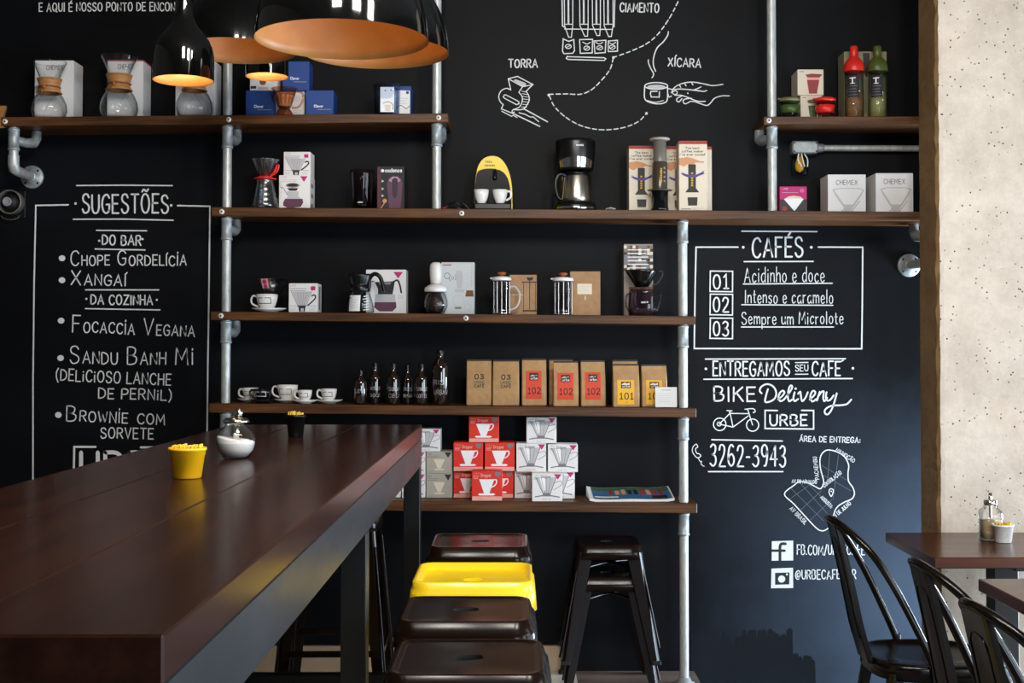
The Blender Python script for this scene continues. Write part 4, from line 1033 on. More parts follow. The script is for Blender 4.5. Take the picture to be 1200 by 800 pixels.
# ------------------------------------------------------------------ cartons
SMOKE = mat('smoke_grey_plastic', '#4e443c', 0.2, spec=0.5, trans=0.25)
CHARC = mat('charcoal_paper', '#2b2724', 0.6)
def top_of(k, px, Y=None): return SH[k](HX(px, Y or 5.25, 300)) + .0012
def carton(k, xl, xr, yt, Y, dep, m, label, draw=None, name='carton', cat='box', group=None, z0=None, rz=0.0, side=None, lid=None):
    X0, X1 = P(xl, yt, Y).x, P(xr, yt, Y).x; w = X1 - X0
    zb = z0 if z0 is not None else top_of(k, (xl + xr) / 2, Y)
    h = HZ(yt, Y, (xl + xr) / 2) - zb
    b = MB(); b.box(-w / 2, w / 2, -dep / 2, dep / 2, 0, h, m, .0012)
    if lid: b.box(-w / 2 - .0004, w / 2 + .0004, -dep / 2 - .0004, dep / 2 + .0004, h - lid[1], h + .0004, lid[0])
    b.tube([(-w / 2 + .002, -dep / 2 + .0005, h - .0002), (w / 2 - .002, -dep / 2 + .0005, h - .0002)], .0007, m, 6)
    if draw: draw(box_face(b, -w / 2, 0, -dep / 2), w, h)
    if side: side(Surf(b, lambda u, v, d: (w / 2 + d, -dep / 2 + u, v)), dep, h)
    o = b.build(name, None, ((X0 + X1) / 2, Y + dep / 2, zb), rz)
    tag(o, label, cat, group); o['_h'] = 0.0; del o['_h']
    return zb + h + .0008
def N(S, w, h):
    """helpers in 0..1 coordinates of a face"""
    f = lambda s: [(float(a.split(',')[0]) * w, float(a.split(',')[1]) * h) for a in s.split()]
    return f
def lines(S, x0, x1, y0, n, dy, m, w, rag=.25, seed=1):
    r = random.Random(seed)
    for i in range(n): S.stroke([(x0, y0 - i * dy), (x1 - (x1 - x0) * r.uniform(0, rag), y0 - i * dy)], w, m)
def pr_red(S, w, h):
    f = N(S, w, h); S.rect(.001, .001, w - .001, .15 * h, CARDPK)
    S.fill(f('.24,.72 .74,.72 .58,.26 .40,.26'), INKW); S.stroke(f('.72,.7 .8,.7 .81,.6 .74,.5 .64,.46'), .0042, INKW, True)
    S.fill(f('.24,.25 .72,.25 .78,.21 .7,.18 .26,.18 .2,.21'), INKW); S.fill(f('.4,.3 .58,.3 .58,.24 .4,.24'), INKW)
    S.text('V60', .05 * w, .89 * h, .05 * h, CARDPK, .25 * w); S.text('Dripper', .3 * w, .8 * h, .11 * h, CARDPK, .64 * w, w=.0022)
    lines(S, .05 * w, .24 * w, .83 * h, 3, .045 * h, CARDPK, .002)
    S.fill(f('.76,.96 .95,.96 .95,.86 .86,.78 .76,.86'), INKG)
    S.text('02', .2 * w, .07 * h, .04 * h, CARDR, .34 * w)
def pr_clear(S, w, h, tri=MAGENTA, base=None, inner=INKL):
    f = N(S, w, h)
    S.fill(f('.12,.86 .8,.86 .6,.28 .36,.28'), inner); S.fill(f('.24,.84 .44,.84 .44,.4 .38,.36'), INKW)
    for a, b in (('.12,.86', '.36,.28'), ('.8,.86', '.6,.28'), ('.30,.84', '.42,.3'), ('.62,.84', '.54,.3'), ('.46,.84', '.48,.3')): S.stroke(f(a + ' ' + b), .0028 if a[1:3] in ('12', '8,') else .0015, INKG)
    S.fill(f('.36,.3 .6,.3 .62,.2 .34,.2'), INKG); S.stroke(f('.1,.16 .3,.2 .66,.2 .9,.15'), .0045, INKG); S.stroke(f('.72,.66 .95,.72 .96,.58 .72,.42'), .002, INKG, True)
    S.fill(f('.72,.97 .97,.97 .85,.78'), tri); S.text('V60', .06 * w, .9 * h, .05 * h, INKG, .22 * w); S.text('Dripper', .3 * w, .84 * h, .1 * h, INKG, .62 * w, w=.0016)
    lines(S, .06 * w, .22 * w, .84 * h, 2, .04 * h, INKG, .0016); S.text('SIZE 02', .34 * w, .06 * h, .04 * h, INKG, .62 * w)
def pr_beige(S, w, h):
    f = N(S, w, h); S.fill(f('.28,.66 .72,.66 .56,.24 .44,.24'), CARDBE); S.fill(f('.3,.22 .7,.22 .66,.16 .34,.16'), CARDBE)
    S.fill(f('.7,.97 .97,.97 .84,.72'), CHARC); S.text('V60', .05 * w, .86 * h, .07 * h, CHARC, .2 * w); lines(S, .05 * w, .5 * w, .8 * h, 2, .06 * h, INKG, .0018)
    S.text('SIZE 01', .1 * w, .06 * h, .05 * h, INKG, .4 * w)
def pr_handle(S, w, h):
    """box with a drawn dripper that has a black curled handle"""
    f = N(S, w, h); S.fill(f('.1,.72 .78,.72 .58,.24 .32,.24'), INKL)
    S.stroke(f('.08,.72 .32,.22'), .002, INKG); S.stroke(f('.8,.72 .6,.22'), .002, INKG)
    for x in (.3, .42, .52, .62): S.stroke(f('%.2f,.72 %.2f,.26' % (x, .45 + (x - .45) * .5)), .0012, INKG)
    S.fill(f('.28,.24 .62,.24 .58,.17 .56,.02 .36,.02 .34,.17'), INK); S.fill(f('.42,.14 .52,.14 .52,.03 .42,.03'), INKL)
    S.stroke(f('.66,.24 .76,.32 .9,.46 .93,.56 .86,.6 .8,.56'), .0055, INK, True)
    S.stroke(f('.04,.22 .96,.22'), .0012, INKG); S.text('V60', .05 * w, .9 * h, .05 * h, MAGENTA, .25 * w); lines(S, .05 * w, .62 * w, .82 * h, 2, .07 * h, INKG, .002, .1)
    for a in ('.84,.92 .92,.83 .84,.74 .76,.83', '.76,.9 .92,.9 .92,.76 .76,.76'): S.fill(f(a), MAGENTA)
    lines(S, .05 * w, .26 * w, .14 * h, 3, .04 * h, INKL, .0014); lines(S, .7 * w, .95 * w, .14 * h, 3, .04 * h, INKL, .0014)
def pr_server(S, w, h):
    f = N(S, w, h); S.fill(f('.68,.97 .92,.97 .8,.8'), MAGENTA); S.text('V60', .05 * w, .92 * h, .05 * h, MAGENTA, .25 * w); lines(S, .05 * w, .6 * w, .86 * h, 2, .05 * h, INKL, .002, .1)
    S.fill(f('.24,.52 .64,.52 .62,.38 .74,.28 .2,.28 .3,.38'), INKL); S.stroke(f('.06,.64 .14,.62 .2,.52 .3,.4'), .0025, INKG, True)
    S.fill(f('.2,.3 .76,.3 .78,.18 .7,.06 .3,.02 .14,.1 .14,.2'), DKPURP)
    S.disc(.44 * w, .7 * h, .22 * w, INKG, 20, .07 * h); S.disc(.44 * w, .71 * h, .17 * w, INK, 20, .045 * h); S.fill(f('.26,.62 .62,.62 .56,.54 .34,.54'), INK)
def pr_kettle(S, w, h):
    f = N(S, w, h); S.fill(f('.68,.95 .92,.95 .8,.8'), MAGENTA)
    S.fill(f('.24,.44 .72,.44 .76,.14 .66,.06 .34,.06 .2,.14'), INKL); S.fill(f('.22,.26 .75,.26 .76,.14 .66,.05 .34,.05 .2,.14'), DKPURP)
    S.fill(f('.22,.72 .72,.74 .68,.52 .66,.44 .3,.44 .3,.56'), INK); S.fill(f('.3,.72 .64,.73 .6,.66 .34,.66'), INKG)
    S.stroke(f('.68,.72 .78,.76 .84,.66 .88,.48'), .0075, INK, True); S.stroke(f('.2,.74 .1,.72'), .004, INK)
    lines(S, .8 * w, .96 * w, .4 * h, 2, .04 * h, INKL, .002)

# --- top left shelf
def pr_chemex(S, w, h):
    S.text('CHEMEX', .3 * w, .85 * h, .075 * h, INKG, .72 * w, w=.0022); f = N(S, w, h)
    S.stroke(f('.24,.8 .44,.5 .5,.44 .44,.38 .28,.2 .26,.1 .34,.03 .66,.03 .74,.1 .72,.2 .56,.38 .5,.44'), .002, INKL, True)
def sd_lines(S, w, h):
    lines(S, .2 * w, .85 * w, .82 * h, 5, .028 * h, INKL, .0016); lines(S, .2 * w, .85 * w, .55 * h, 7, .03 * h, INKL, .0016)
CB = ('white carafe carton at the left end of the top shelf', 'white carafe carton with a dark red lid, second from the left end', 'white carafe carton behind the lit bell lamp, beside the pipe post')
carton('S1', 41, 86.5, 71, 5.299, .113, CARDW, CB[0], pr_chemex, 'carafe_carton', 'box', 'white carafe cartons', side=sd_lines)
carton('S1', 126, 168, 70, 5.299, .113, CARDW, CB[1], pr_chemex, 'carafe_carton', 'box', 'white carafe cartons', side=sd_lines, lid=(REDM, .006))
carton('S1', 206, 252, 71, 5.299, .113, CARDW, CB[2], pr_chemex, 'carafe_carton', 'box', 'white carafe cartons', side=sd_lines)
def carafe(px, yt, Y, label):
    zb = top_of('S1', px, Y); x = HX(px, Y, 110); h = HZ(yt, Y, px) - zb; k = h / .212
    r = thing('glass_carafe', (x, Y, zb), label, 'carafe', 'hourglass glass carafes')
    pr = [(.046, 0), (.058, .006), (.064, .028), (.062, .052), (.05, .08), (.034, .1), (.0245, .113), (.026, .122), (.036, .15), (.05, .185), (.06, .205), (.0625, .212)]
    m = MB(); m.shell([(a * k, b * k) for a, b in pr], .0022, GLASS, 40); m.build('glass_body', r)
    m = MB(); co = [(.0405, .094), (.035, .101), (.029, .112), (.030, .12), (.0345, .134), (.039, .147)]
    for s in (0, 1):
        a0, a1 = s * PI + .05, (s + 1) * PI - .05; vs = []; fs = []; n = 14
        for i, (rr, z) in enumerate(co):
            for t in (0, 1):
                for j in range(n + 1):
                    a = a0 + (a1 - a0) * j / n; q = rr * k + .002 + .005 * t; vs.append((q * math.cos(a), q * math.sin(a), z * k))
        row = 2 * (n + 1)
        for i in range(len(co) - 1):
            for j in range(n):
                fs.append((i * row + n + 1 + j, i * row + n + 2 + j, (i + 1) * row + n + 2 + j, (i + 1) * row + n + 1 + j)); fs.append((i * row + j, (i + 1) * row + j, (i + 1) * row + j + 1, i * row + j + 1))
            for j in (0, n): fs.append((i * row + j, i * row + n + 1 + j, (i + 1) * row + n + 1 + j, (i + 1) * row + j))
        for i in (0, len(co) - 1):
            for j in range(n): fs.append((i * row + j, i * row + j + 1, i * row + n + 2 + j, i * row + n + 1 + j))
        m.add(vs, fs, WOODL, True)
    m.build('wooden_collar', r)
    m = MB(); R = .038 * k
    m.tube([(R * math.cos(a), R * math.sin(a), .116 * k) for a in [i * PI / 12 for i in range(24)]], .0028, LEATHER, 8, 0, True)
    m.tube([(-.012, -R, .115 * k), (-.016, -R - .008, .1 * k), (-.012, -R - .012, .085 * k)], .002, LEATHER, 6, 4); m.lathe([(.0005, -.008), (.007, -.004), (.0085, 0), (.007, .004), (.0005, .008)], WOODD, 12, (-.006, -R - .007, .111 * k)); m.build('leather_tie', r)
    return r
carafe(58, 72.5, 5.219, 'hourglass glass carafe with a wooden collar, leftmost on the top shelf'); carafe(139.5, 66, 5.219, 'hourglass glass carafe with a wooden collar in front of the red-lidded carton'); carafe(228, 68, 5.219, 'hourglass glass carafe with a wooden collar, its top hidden by the lit bell lamp')

def pr_blue(S, w, h):
    S.text('Clever', .3 * w, .38 * h, .09 * h, INKW, .62 * w, w=.0022); lines(S, .42 * w, .9 * w, .3 * h, 1, .1, INKL, .0014, .05)
GB = 'blue and white dripper cartons on the top shelf'
z1 = carton('S1', 288, 321.5, 106, 5.25, .115, CARDB, 'blue carton under the white printed one, left of the amber dripper', pr_blue, 'dripper_carton', 'box', GB)
def pr_whiteface(S, w, h): lines(S, .55 * w, .95 * w, .8 * h, 3, .07 * h, INKL, .0016); lines(S, .6 * w, .92 * w, .3 * h, 4, .06 * h, INKL, .0014)
carton('S1', 323, 357, 106.5, 5.285, .1, CARDW, 'blue-topped white carton behind the amber dripper', pr_whiteface, 'dripper_carton', 'box', GB, lid=(CARDB, .004))
carton('S1', 358.5, 391, 106, 5.25, .115, CARDB, 'blue carton right of the amber dripper, at the right end of its row', pr_blue, 'dripper_carton', 'box', GB)
def pr_wp(S, w, h):
    f = N(S, w, h); S.fill(f('.36,.5 .6,.5 .6,.32 .54,.24 .42,.24 .36,.32'), LEATHER); S.fill(f('.3,.16 .66,.16 .7,.05 .28,.05'), INKL); S.text('STAR', .04 * w, .1 * h, .08 * h, INK, .22 * w, w=.004)
carton('S1', 293, 324.5, 78, 5.26, .1, CARDW, 'white printed carton stacked on a blue one behind the small bell lamp', pr_wp, 'dripper_carton', 'box', GB, z0=z1)
carton('S1', 331, 362.5, 72, 5.29, .1, CARDB, 'blue carton standing on top of the stack behind the amber dripper', pr_blue, 'dripper_carton', 'box', GB, z0=HZ(106.5, 5.285, 340) + .002)
# amber dripper
def place(name, k, px, Y, label, cat, group=None, z=None):
    zb = top_of(k, px, Y) if z is None else z
    return thing(name, (HX(px, Y, 300), Y, zb), label, cat, group)
r = place('coffee_dripper', 'S1', 332.5, 5.21, 'amber clear plastic dripper with a handle before the blue cartons', 'dripper')
m = MB(); m.shell([(.022, .03), (.03, .045), (.048, .106), (.055, .112)], .003, GLASSBR, 36, flute=.0); m.build('cone', r)
m = MB(); m.lathe([(.0005, .036), (.026, .04), (.034, .07), (.039, .084), (.0005, .082)], mat('filter_paper', '#cdb59a', 0.8), 30, flute=.03, nf=18); m.build('paper_filter', r)
m = MB(); m.shell([(.034, 0), (.036, .004), (.03, .018), (.022, .03)], .003, GLASSBR, 32, base=False); m.build('foot', r)
m = MB(); m.tube([(.046, 0, .1), (.066, 0, .098), (.076, 0, .085), (.07, 0, .055), (.054, 0, .036), (.03, 0, .034)], .0045, GLASSBR, 10, 5); m.build('handle', r)
# clear canister and its carton
def pr_canister(S, w, h):
    f = N(S, w, h); S.fill(f('.3,.88 .95,.86 .95,.02 .3,.02'), INKW); S.stroke(f('.4,.32 .6,.4 .8,.3 .96,.4'), .003, INKG, True); S.disc(.85 * w, .8 * h, .06 * w, CARDB); lines(S, .4 * w, .9 * w, .62 * h, 3, .08 * h, INKL, .002)
carton('S1', 452, 482, 101, 5.28, .1, CARDB, 'blue-edged white carton behind the clear square canister', pr_canister, 'canister_carton', 'box')
r = place('clear_canister', 'S1', 453, 5.222, 'clear square plastic canister with a paper label on the top left shelf', 'canister')
m = MB(); m.shell([(.046, 0), (.049, .004), (.052, .1), (.053, .118)], .003, thin_glass('bluish_clear_plastic', '#e9eef8', '#a9b4cc'), 40, sq=6); m.build('container', r)
m = MB(); m.lathe([(.0005, .1185), (.0515, .1185), (.0515, .127), (.02, .129), (.0005, .129)], GLASS, 40, sq=6); m.tube([(.02, 0, .13), (.05, 0, .136), (.062, 0, .142)], .006, GLASS, 8); m.build('lid', r)
m = MB(); m.box(-.022, .034, -.0508, -.0502, .006, .108, INKW); S = box_face(m, -.022, .006, -.0508); f = N(S, .056, .1); S.fill(f('.3,.3 .8,.3 .7,.04 .4,.04'), CARDBE); S.stroke(f('.2,.36 .6,.42 .9,.3 .9,.1'), .003, INKG, True); S.disc(.02, .088, .003, INK); S.disc(.044, .09, .003, INK); m.build('label', r)

# --- long shelf, left of the post
r = place('server_set', 'S2', 310, 5.225, 'clear glass coffee server with a ribbed dripper and red collar on top', 'coffee server')
m = MB(); pr = [(.048, 0), (.055, .004)]
for i in range(4):
    z = .008 + i * .021; rr = .055 - i * .004; pr += [(rr, z + .003), (rr + .0005, z + .01), (rr - .0035, z + .018)]
pr += [(.038, .1), (.036, .112), (.04, .118)]
m.shell(pr, .0022, RIBBED, 40); m.build('server', r)
m = MB(); m.tube([(.038, 0, .108), (.056, 0, .112), (.066, 0, .09), (.06, 0, .05), (.052, 0, .03)], .004, GLASS, 10, 5); m.build('handle', r)
m = MB(); m.lathe([(.03, .119), (.046, .119), (.047, .123), (.035, .125), (.026, .132)], REDS, 32); m.tube([(.024, -.012, .13), (.05, -.014, .15), (.058, -.014, .172), (.052, -.012, .176), (.04, -.012, .15), (.026, -.01, .134)], .0045, REDS, 8, 4); m.build('red_collar', r)
m = MB(); m.shell([(.02, .126), (.027, .134), (.057, .198), (.058, .201)], .0025, RIBBED, 60, flute=.018, nf=15, base=False); m.build('dripper', r)
z1 = carton('S2', 327, 363.5, 205.3, 5.23, .12, CARDW, 'white carton printed with a purple-filled server, under the dripper carton', pr_server, 'server_carton', 'box', side=lambda S, w, h: [S.rect(.2 * w, .06 * h + i * .3 * h, .6 * w, .18 * h + i * .3 * h, INKG) for i in range(3)])
carton('S2', 332.5, 364, 178, 5.245, .1, CARDW, 'white dripper carton stacked on the server carton', pr_handle, 'dripper_carton', 'box', z0=z1)
r = place('glass_tumbler', 'S2', 424.5, 5.225, 'dark clear tall grinder tumbler left of the purple carton', 'tumbler')
m = MB(); m.shell([(.038, 0), (.041, .004), (.049, .142), (.05, .158)], .003, GLASSSM, 40); m.build('body', r)
m = MB(); m.lathe([(.0005, .006), (.03, .006), (.03, .02), (.012, .03), (.0005, .034)], BLACKP, 24); m.lathe([(.008, .03), (.006, .09), (.012, .1), (.0005, .108)], mat('dark_red_core', '#2a1418', .4), 16); m.build('grinder_core', r)
m = MB(); S = cyl_face(m, lambda v: .044); S.text('cadence', -.014, .022, .006, INKW, .006, w=.001); m.build('logo_lettering', r)
def pr_cadence(S, w, h):
    f = N(S, w, h); S.rect(.001, .001, w - .001, h - .001, INK); S.rect(.001, .002, .14 * w, h - .002, mat('dark_red_ink', '#4a1420', .5))
    S.disc(.2 * w, .9 * h, .06 * w, INKW); S.text('cadence', .3 * w, .87 * h, .085 * h, INKW, .9 * w, w=.0032)
    S.fill(f('.36,.6 .42,.72 .56,.78 .74,.78 .88,.72 .93,.6 .86,.02 .44,.02'), DKPURP); S.fill(f('.42,.68 .56,.76 .74,.76 .86,.68 .8,.64 .5,.64'), mat('mauve_ink', '#a583a0', .5))
    S.fill(f('.54,.7 .66,.74 .76,.7 .74,.34 .68,.26 .62,.26 .56,.34'), mat('deep_purple_ink', '#2a1026', .5))
    for y in (.66, .48, .32): S.disc(.2 * w, y * h, .06 * w, INKL, 3)
    S.disc(.28 * w, .2 * h, .08 * w, SKIN); S.stroke(f('.26,.14 .14,.03'), .004, SKIN)
carton('S2', 442, 474, 195, 5.23, .1, INK, 'black and purple grinder carton with a white logo line', pr_cadence, 'grinder_carton', 'box')
# cable with its plug
r = place('power_cable', 'S2', 532, 5.23, 'black coiled power cable with a red tip left of the yellow machine', 'cable')
m = MB(); m.tube([(-.055, .0, .004), (-.03, -.015, .012), (0, .01, .03), (.03, .02, .02), (.045, .0, .006), (.02, -.02, .004), (-.02, -.005, .018), (.01, .03, .036), (.04, .03, .026), (.06, .03, .006)], .004, BLACKP, 8, 6); m.build('cord', r)
m = MB(); m.box(-.072, -.05, -.008, .008, 0, .014, BLACKP, .003); m.build('plug', r)
m = MB(); m.tube([(-.045, -.018, .006), (-.03, -.022, .006)], .005, REDM, 8); m.build('red_tip', r)

# --- yellow coffee machine
zx = lambda px, Y: HX(px, Y, 230)
r = place('coffee_machine', 'S2', 578, 5.30, 'small yellow and black rounded coffee machine with two white cups', 'coffee machine')
YM = 5.262; zb = r.location.z; x0 = r.location.x
c10 = lambda s: [(P(540 + float(a.split(',')[0]) / 10, 170 + float(a.split(',')[1]) / 10, YM).x - x0, max(P(540 + float(a.split(',')[0]) / 10, 170 + float(a.split(',')[1]) / 10, YM).z - zb, 0)) for a in s.split()]
def smooth_arch(s, n=5):
    p = c10(s); q = catmull([(a, 0, b) for a, b in p], n); return [(v.x, v.z) for v in q]
shell = smooth_arch('160,760 160,540 176,360 208,235 270,155 358,125 450,145 522,222 572,340 600,500 606,760')
m = MB(); m.prism(shell, YM - 5.30 + .004, .10, mat('glossy_yellow_shell', '#eec500', 0.3, spec=0.4)); 
m.build('yellow_shell', r)
m = MB(); m.prism(smooth_arch('164,760 164,520 178,390 200,315 250,288 320,276 400,280 470,300 528,352 566,440 588,590 594,760'), YM - 5.30 - .004, YM - 5.30 + .0035, mat('gloss_black_panel', '#040404', .25, spec=.12)); m.build('front_panel', r)
m = MB(); q = c10('300,240 400,240'); S = Surf(m, lambda u, v, d: (u, YM - 5.30 + .004 - d, v)); S.text('TRES', q[0][0] - .006, q[0][1] + .012, .007, INK, q[1][0] - .012, w=.0014); S.text('CORAÇÕES'.replace('Ç', 'C').replace('Õ', 'O'), q[0][0] - .008, q[0][1] - .002, .006, INK, q[1][0], w=.0014); m.build('logo_lettering', r)
m = MB(); q = c10('400,300 430,400'); m.tube([(q[0][0], YM - 5.3 - .004, q[0][1]), (q[0][0], YM - 5.3 - .018, q[0][1] - .008), (q[0][0], YM - 5.3 - .02, q[1][1])], .009, BLACKP, 12); m.build('spout', r)
m = MB(); q = c10('165,700 590,700'); m.box(q[0][0], q[1][0], YM - 5.3 - .068, YM - 5.3 - .0045, 0, q[0][1], BLACKP, .004); m.build('drip_tray', r)
trz = zb + q[0][1] + .0008
def cup_shape(m, R, h, mt, foot=.55):
    m.shell([(R * foot * .9, 0), (R * foot, .002), (R * foot * 1.06, h * .08), (R * .8, h * .35), (R * .93, h * .65), (R, h)], .0028, mt, 36)
def cup(name, X, Y, z, R, h, mt, label, group, hdir=-1, logo=None, hang=PI):
    r = thing(name, (X, Y, z), label, 'cup', group)
    m = MB(); cup_shape(m, R, h, mt); m.build('cup_body', r)
    if hdir:
        m = MB(); c, s = math.cos(hang), math.sin(hang); k = h / .06
        pts = [(R * .97, h * .86), (R * 1.28, h * .9), (R * 1.46, h * .68), (R * 1.34, h * .4), (R * .78, h * .22)]
        m.tube([(a * c, a * s, b) for a, b in pts], [.0042 * k ** .5] * 5, mt, 10); 
        m = MB(); m.tube([(a * c, a * s, b) for a, b in pts], .0042, mt, 10, 5); m.build('handle', r)
    if logo:
        m = MB(); rad = lambda v: R * (.80 + (.93 - .80) * min(max((v / h - .35) / .3, 0), 1)) + (R * .07) * max(0, (v / h - .65) / .35) + .0004
        S = cyl_face(m, rad, (0, 0, 0), -PI / 2 - .12); w = R * .62; a, b = h * .42, h * .76
        S.stroke([(-w * .2, b), (-w, b), (-w, a), (w, a), (w, b), (w * .2, b)], .003, logo); m.build('logo_mark', r)
    return r
YC = 5.222
cup('espresso_cup', zx(564.2, YC), YC, trz, .031, .056, WHITE, 'white cup without a visible handle on the left of the yellow machine tray', None, 0)
cup('espresso_cup', zx(586, YC), YC, trz, .031, .056, WHITE, 'white cup with a small handle on the right of the yellow machine tray', None, 1, None, -.15)

# --- drip coffee machine
r = place('drip_coffee_machine', 'S2', 674.5, 5.275, 'black drip coffee machine with a steel band and a steel thermal jug', 'coffee machine')
zb = r.location.z; Yd = 5.275; zz = lambda py: HZ(py, Yd - .06, 674) - zb
m = MB(); m.lathe([(.0005, 0), (.082, 0), (.084, .004), (.084, .02), (.08, .03), (.06, .034), (.0005, .034)], BLACKP, 44, (0, -.012, 0)); m.build('base', r)
m = MB(); m.lathe([(.0846, .005), (.0852, .007), (.0852, .013), (.0846, .015)], CHROME, 44, (0, -.012, 0)); m.build('base_band', r)
m = MB(); m.box(-.066, .066, .045, .11, .0345, zz(199), BLACKP, .01); m.build('column', r)
h0, h1 = zz(198), zz(162)
m = MB(); m.lathe([(.0005, h0), (.07, h0), (.073, h0 + .004), (.079, h0 + .05), (.083, h1 - .014), (.082, h1 - .004), (.078, h1), (.0005, h1 + .001)], BLACKP, 44); m.box(-.066, .066, .03, .11, h0, h1 - .006, BLACKP, .01); m.build('head', r)
m = MB(); vs = []; fs = []; n = 24
for i, (rr, z) in enumerate(((.0757, h0 + .008), (.0805, h0 + .05))):
    for j in range(n + 1):
        a = -PI / 2 - 1.0 + 2.0 * j / n; zk = z - (0 if i == 0 else .016 * ((j / n - .5) * 2) ** 2); vs.append((rr * math.cos(a), rr * math.sin(a) - .0006, zk))
for j in range(n): fs.append((j, j + 1, n + 2 + j, n + 1 + j))
m.add(vs, fs, CHROME, True); m.build('steel_band', r)
m = MB(); S = cyl_face(m, lambda v: .0828); S.text('mondial', .0, h1 - .034, .008, INKW, .03, w=.0014); m.build('logo_lettering', r)
jug = thing('thermal_jug', (r.location.x + .004, Yd - .012, zb + .0355), 'steel thermal jug with a black handle standing in the drip machine', 'jug')
jh = zz(203.5) - .036
m = MB(); m.lathe([(.0005, 0), (.056, 0), (.06, .004), (.0605, .02), (.058, .05), (.05, jh - .006), (.048, jh), (.0005, jh)], BRUSHED, 44); m.build('jug_body', jug)
m = MB(); m.lathe([(.0005, jh + .0005), (.05, jh + .0005), (.05, jh + .008), (.04, jh + .013), (.0005, jh + .0135)], BLACKP, 36); m.build('lid', jug)
m = MB(); m.tube([(-.045, -.02, jh - .004), (-.07, -.03, jh + .002), (-.086, -.034, jh - .02), (-.088, -.035, jh - .06), (-.078, -.03, .02), (-.062, -.022, .012)], .0075, BLACKP, 12, 5); m.tube([(-.05, -.02, jh - .01), (-.06, -.022, .012)], .006, BLACKP, 8); m.build('handle', jug)
o = MB(); o.add([(0, 0, .001), (.02, -.004, .008), (.04, .002, .003), (.046, .02, .009), (.026, .028, .002), (.006, .02, .01), (.022, .012, .014)], [(0, 1, 6), (1, 2, 6), (2, 3, 6), (3, 4, 6), (4, 5, 6), (5, 0, 6)], PAPER)
o.add([(0, 0, 0), (.02, -.004, .0002), (.04, .002, 0), (.046, .02, 0), (.026, .028, 0), (.006, .02, 0)], [(5, 4, 3, 2, 1, 0)], PAPER)
tag(o.build('paper_scrap', None, (HX(709, 5.21, 245), 5.20, top_of('S2', 716, 5.2))), 'crumpled white paper scrap right of the drip machine', 'paper')

# --- plunger coffee maker and its cartons
def pr_aero(S, w, h):
    f = N(S, w, h); S.rect(0, .955 * h, w, h, CARDCR)
    for i, (t, a, b) in enumerate((("'The best", .2, .72), ('coffee maker', .1, .86), ("I've ever owned'", .04, .94))): S.text(t, a * w, (.885 - i * .047) * h, .03 * h, INK, b * w, w=.0016)
    S.fill(f('0,.75 .3,.77 .5,.75 .74,.71 .9,.705 .88,.685 .6,.69 .5,.66 .3,.665 .18,.63 0,.66'), SKIN)
    S.fill(f('.33,.665 .6,.665 .6,.32 .33,.32'), CHARC); S.fill(f('.33,.32 .6,.32 .72,.26 .22,.26'), CHARC); S.fill(f('.28,.25 .65,.25 .62,.225 .32,.225'), CARDBE); S.fill(f('.3,.19 .66,.19 .64,.07 .32,.07'), CHARC)
    S.text('AEROPRESS', .5 * w, .34 * h, .05 * h, INKY, .5001 * w, .60 * h, w=.0018) if False else [S.rect(.43 * w, (.35 + i * .035) * h, .5 * w, (.372 + i * .035) * h, INKY) for i in range(6)]
    S.fill(f('.08,.56 .2,.53 .34,.515 .6,.515 .76,.54 .92,.58 .86,.545 .92,.53 .72,.5 .6,.475 .34,.475 .2,.495 .06,.53 .14,.535'), VIOLET)
    S.text('AeroPress'.replace('A', 'A'), .06 * w, .02 * h, .022 * h, INKG, .4 * w, w=.001) if False else S.stroke(f('.08,.02 .4,.024'), .003, INKG); lines(S, .45 * w, .9 * w, .04 * h, 3, .012 * h, INKL, .001)
def sd_aero(S, w, h): lines(S, .12 * w, .9 * w, .86 * h, 22, .03 * h, INKL, .0022, .4, 4)
GA = 'tall cream cartons of the plunger coffee maker'
carton('S2', 737, 768, 171, 5.255, .11, CARDBE, 'tall cream carton left of the plunger coffee maker', pr_aero, 'plunger_carton', 'box', GA)
carton('S2', 781, 812, 171.5, 5.285, .1, CARDBE, 'tall cream carton behind, between the plunger coffee maker and the front carton', pr_aero, 'plunger_carton', 'box', GA)
carton('S2', 795.5, 828.5, 165.2, 5.19, .085, CARDBE, 'tall cream carton at the front right of the group', pr_aero, 'plunger_carton', 'box', GA)
carton('S2', 816, 834, 171.8, 5.285, .09, CARDBE, 'tall cream carton at the back right showing its printed side', lambda S, w, h: (S.rect(0, .955 * h, w, h, CARDCR), sd_aero(S, w, h)), 'plunger_carton', 'box', GA)
r = place('plunger_coffee_maker', 'S2', 773.5, 5.20, 'grey plunger coffee maker standing on its black base cup', 'coffee maker')
zb = r.location.z; z = lambda py: HZ(155 + py / 8.42, 5.2, 773) - zb
m = MB(); m.lathe([(.0005, 0), (.036, 0), (.036, z(752)), (.034, z(748)), (.034, z(580)), (.0005, z(580))], mat('black_cup_plastic', '#0a0b0f', .12, coat=.4), 36); m.build('base_cup', r)
m = MB(); m.lathe([(.0005, z(579)), (.05, z(579)), (.0505, z(566)), (.03, z(560)), (.0005, z(560))], SMOKE, 6); m.build('flange', r)
m = MB(); m.lathe([(.0305, z(560)), (.031, z(300)), (.029, z(295)), (.0005, z(295))], SMOKE, 36); S = cyl_face(m, lambda v: .0312, a0=-PI / 2 + .05)
for i in range(9): S.rect(-.004 + (i % 3) * .001, z(505) + i * .0068, .004, z(505) + i * .0068 + .0045, INKY)
for i in range(4): S.ring(.015, z(490) + i * .018, .003, .0012, INKL, 14)
m.build('chamber', r)
